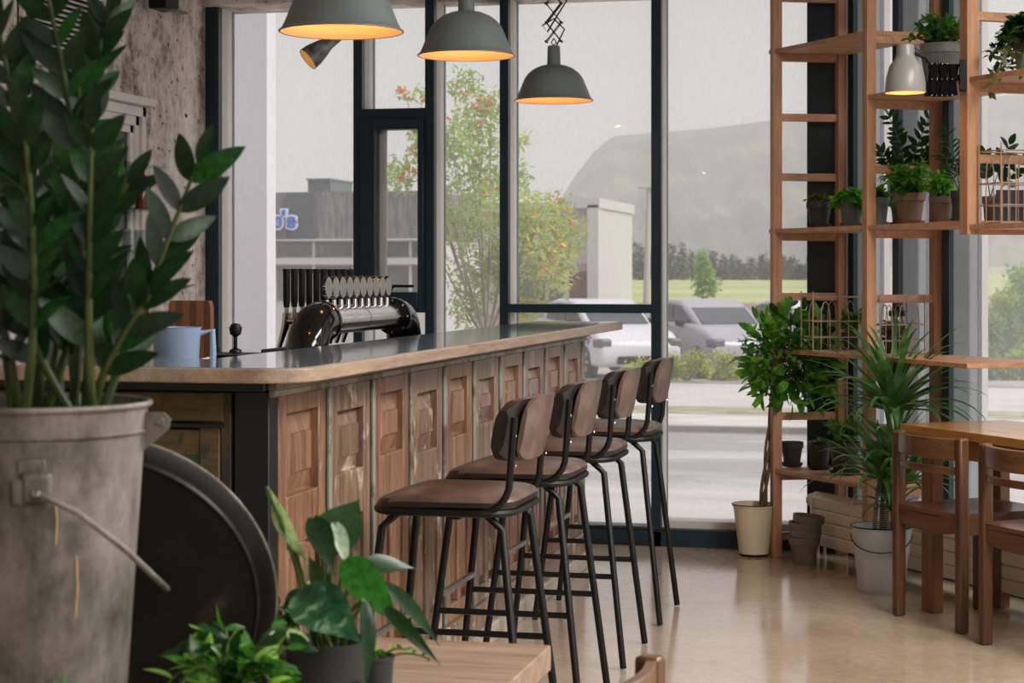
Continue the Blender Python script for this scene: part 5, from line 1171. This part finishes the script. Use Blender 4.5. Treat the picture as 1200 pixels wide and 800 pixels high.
# round lid leaning behind the can
tp = W(106, 513, 2.70); bt2 = W(106, 700, 2.83); RL = 206*2.78/F
bot = Vector((bt2.x, W(106,319,2.90).y, TZF)); up = (tp - bot).normalized(); cen = bot + up*RL*1.0; cen.z = TZF + RL*up.z + .006
nz = right.cross(up).normalized()
if nz.dot(fwd) > 0: nz = -nz
Ml = Matrix((right, up, right.cross(up))).transposed().to_4x4(); Ml.translation = cen
ld_ = MB().lathe([(0,.012),(RL*.2,.012),(RL*.885,.006),(RL*.895,.010),(RL*.905,.010),(RL*.915,.004),(RL*.95,.001),(RL*.99,-.006),(RL,-.008),(RL,-.014),(RL*.97,-.014),(RL*.9,-.006),(0,.004)], 90, cap=False).build('round_lid', GALD.m, None)
ld_.matrix_world = Ml @ (Matrix.Rotation(0,4,'X')); tag(ld_, 'large round tarnished metal lid leaning up behind the galvanised can', 'lid')
ring = MB().tube([(RL*1.0*math.cos(a), RL*1.0*math.sin(a), -.011) for a in (2*math.pi*k/80 for k in range(80))], .003, 8, closed=True).build('rolled_rim', GALVM, ld_)
# dark pot with big-leaved plant
DPp = 2.72; pq = W(385, 319, DPp); kp = DPp/F
pp = thing('potted_philodendron', 'large-leaved variegated plant in a matt black plastic pot on the plank table', 'potted plant', (pq.x, pq.y, TZF)); pO = Vector(pp.location)
zr = W(385, 757, DPp-.05).z - TZF; BP = plain('black_plastic', rgb(40,41,42), .55, 0, .08)
MB().lathe([(0,0),(.038,0),(.052,zr*.72),(.060,zr*.74),(.061,zr),(.055,zr),(.05,zr*.85),(0,zr*.85)], 40, cap=False).build('pot', BP, pp); MB().lathe([(0,zr*.88),(.054,zr*.88)], 24, cap=False).build('soil', SOIL, pp)
VAR = NT('variegated_leaf'); v_ = VAR.coords(); a_ = VAR.noise(v_, 5, 6, .7, .5); VAR.set(VAR.ramp(a_, [(.42, rgb(18,58,34)), (.55, rgb(40,92,58)), (.64, rgb(120,150,116))]), .28)
BIGS = [leafmesh('leaf', m_, L=1, Wd=.52, curl=c_, fold=.10, n=12, shape='long') for m_, c_ in ((VAR.m, .15), (G_DARK, .25), (leafmat('fresh_leaf', rgb(26,84,34), rgb(60,126,50), .3), .3), (leafmat('silver_leaf', rgb(120,150,130), rgb(180,196,180), .3), .2))]
# (base px, tip px, depth base, depth tip, width ratio, kind, normal tilt (right, up))
LV = [((322,588),(352,660),2.75,2.70,.55,3,(-.6,.2)),((366,606),(392,664),2.72,2.66,.85,1,(.3,.2)),((378,650),(424,572),2.72,2.80,1.15,1,(.0,.3)),((424,664),(490,655),2.70,2.74,.8,1,(.1,.9)),
      ((350,694),(418,742),2.66,2.56,1.15,0,(-.2,.9)),((404,656),(462,722),2.68,2.60,.85,2,(-.3,.7)),((452,712),(512,772),2.60,2.55,.42,1,(-.2,.6)),((448,684),(531,752),2.70,2.74,.38,1,(.2,.8)),
      ((426,704),(441,808),2.62,2.58,.42,1,(.8,.2)),((392,612),(410,662),2.72,2.68,.7,3,(.5,.1)),((352,690),(330,708),2.7,2.66,.8,1,(-.4,.6)),((385,706),(360,640),2.78,2.85,.6,1,(.2,.2)),((312,570),(330,600),2.74,2.74,.5,3,(-.6,.3))]
base = Vector((0,0,zr*.86))
for k, (a, b, d0, d1, wr, kd, (nx, nz_)) in enumerate(LV):
    A, B = W(*a, d0) - pO, W(*b, d1) - pO; l = (B-A).length
    put('leaf', BIGS[kd], pp, M=orient(A, B-A, -fwd*1.0 + right*nx + Vector((0,0,nz_)), l, wr))
    if kd is not None and k not in (6,): MB().tube(bez(base + Vector((R.uniform(-.02,.02), R.uniform(-.02,.02), 0)), base.lerp(A, .5) + Vector((0,0,.03)), A, 9), .0033, 7).build('leaf_stalk', G_STEM, pp)
# trailing plants in small pots along the front edge
VL = [leafmesh('leaf', m_, L=1, Wd=w_, curl=.2, fold=.12, n=5) for m_, w_ in ((leafmat('vine_leaf', rgb(30,80,28), rgb(66,128,44), .3), .42), (G_DARK, .42), (leafmat('vine_leaf_light', rgb(110,168,72), rgb(160,200,110), .3), .4))]
def vine(label, px, d, rpx, rim_py, nst, reach, up, seed, L0=.032, nm='potted_wandering_plant', kinds=(0,0,1,2), potm=GREYPOT):
    r = random.Random(seed); c = W(px, 319, d); t = thing(nm, label, 'potted plant', (c.x, c.y, TZF), 0, 'small leafy plants at the foot of the steel can'); z = max(.05, W(px, rim_py, d).z - TZF)
    pot(t, rpx*d/F, z/.88, potm, False, 'tub')
    for s in range(nst):
        a = r.uniform(0, 6.28); rd = reach*r.uniform(.3,1); tip = Vector((math.cos(a)*rd, math.sin(a)*rd*.6, z + up*r.uniform(.2,1))); bz = bez((0,0,z), (tip.x*.4, tip.y*.4, z+up*1.1), tip, 8)
        MB().tube(bz, .0016, 5).build('stem', G_STEM, t)
        for k in range(1, 9):
            p = bz[k]; tg = bz[k]-bz[k-1]
            d_ = tg.normalized()*.5 + Vector((r.gauss(0,1), r.gauss(0,.7), r.gauss(.3,.5))); put('leaf', VL[r.choice(kinds)], t, M=orient(p, d_, Vector((r.gauss(0,.5), -.6+r.gauss(0,.4), .8)), L0*r.uniform(.7,1.25)))
    return t
vine('bright green leafy plant between the steel can and the black pot, pale pot mostly hidden', 268, 2.45, 50, 850, 26, .115, .115, 31, .036)
vine('tiny fresh green shoots in front of the steel can at the bottom edge', 66, 2.2, 34, 880, 9, .07, .075, 32, .032)
vine('low dark small-leaved creeper right behind the black pot', 328, 3.0, 34, 770, 20, .09, .09, 33, .02, 'potted_creeper', (1,1,0), DARKPOT)
vine('yellow-green thin trailing sprigs spreading on the planks right of the black pot', 440, 2.9, 22, 780, 10, .10, .03, 34, .013, 'potted_creeper', (2,0), DARKPOT)
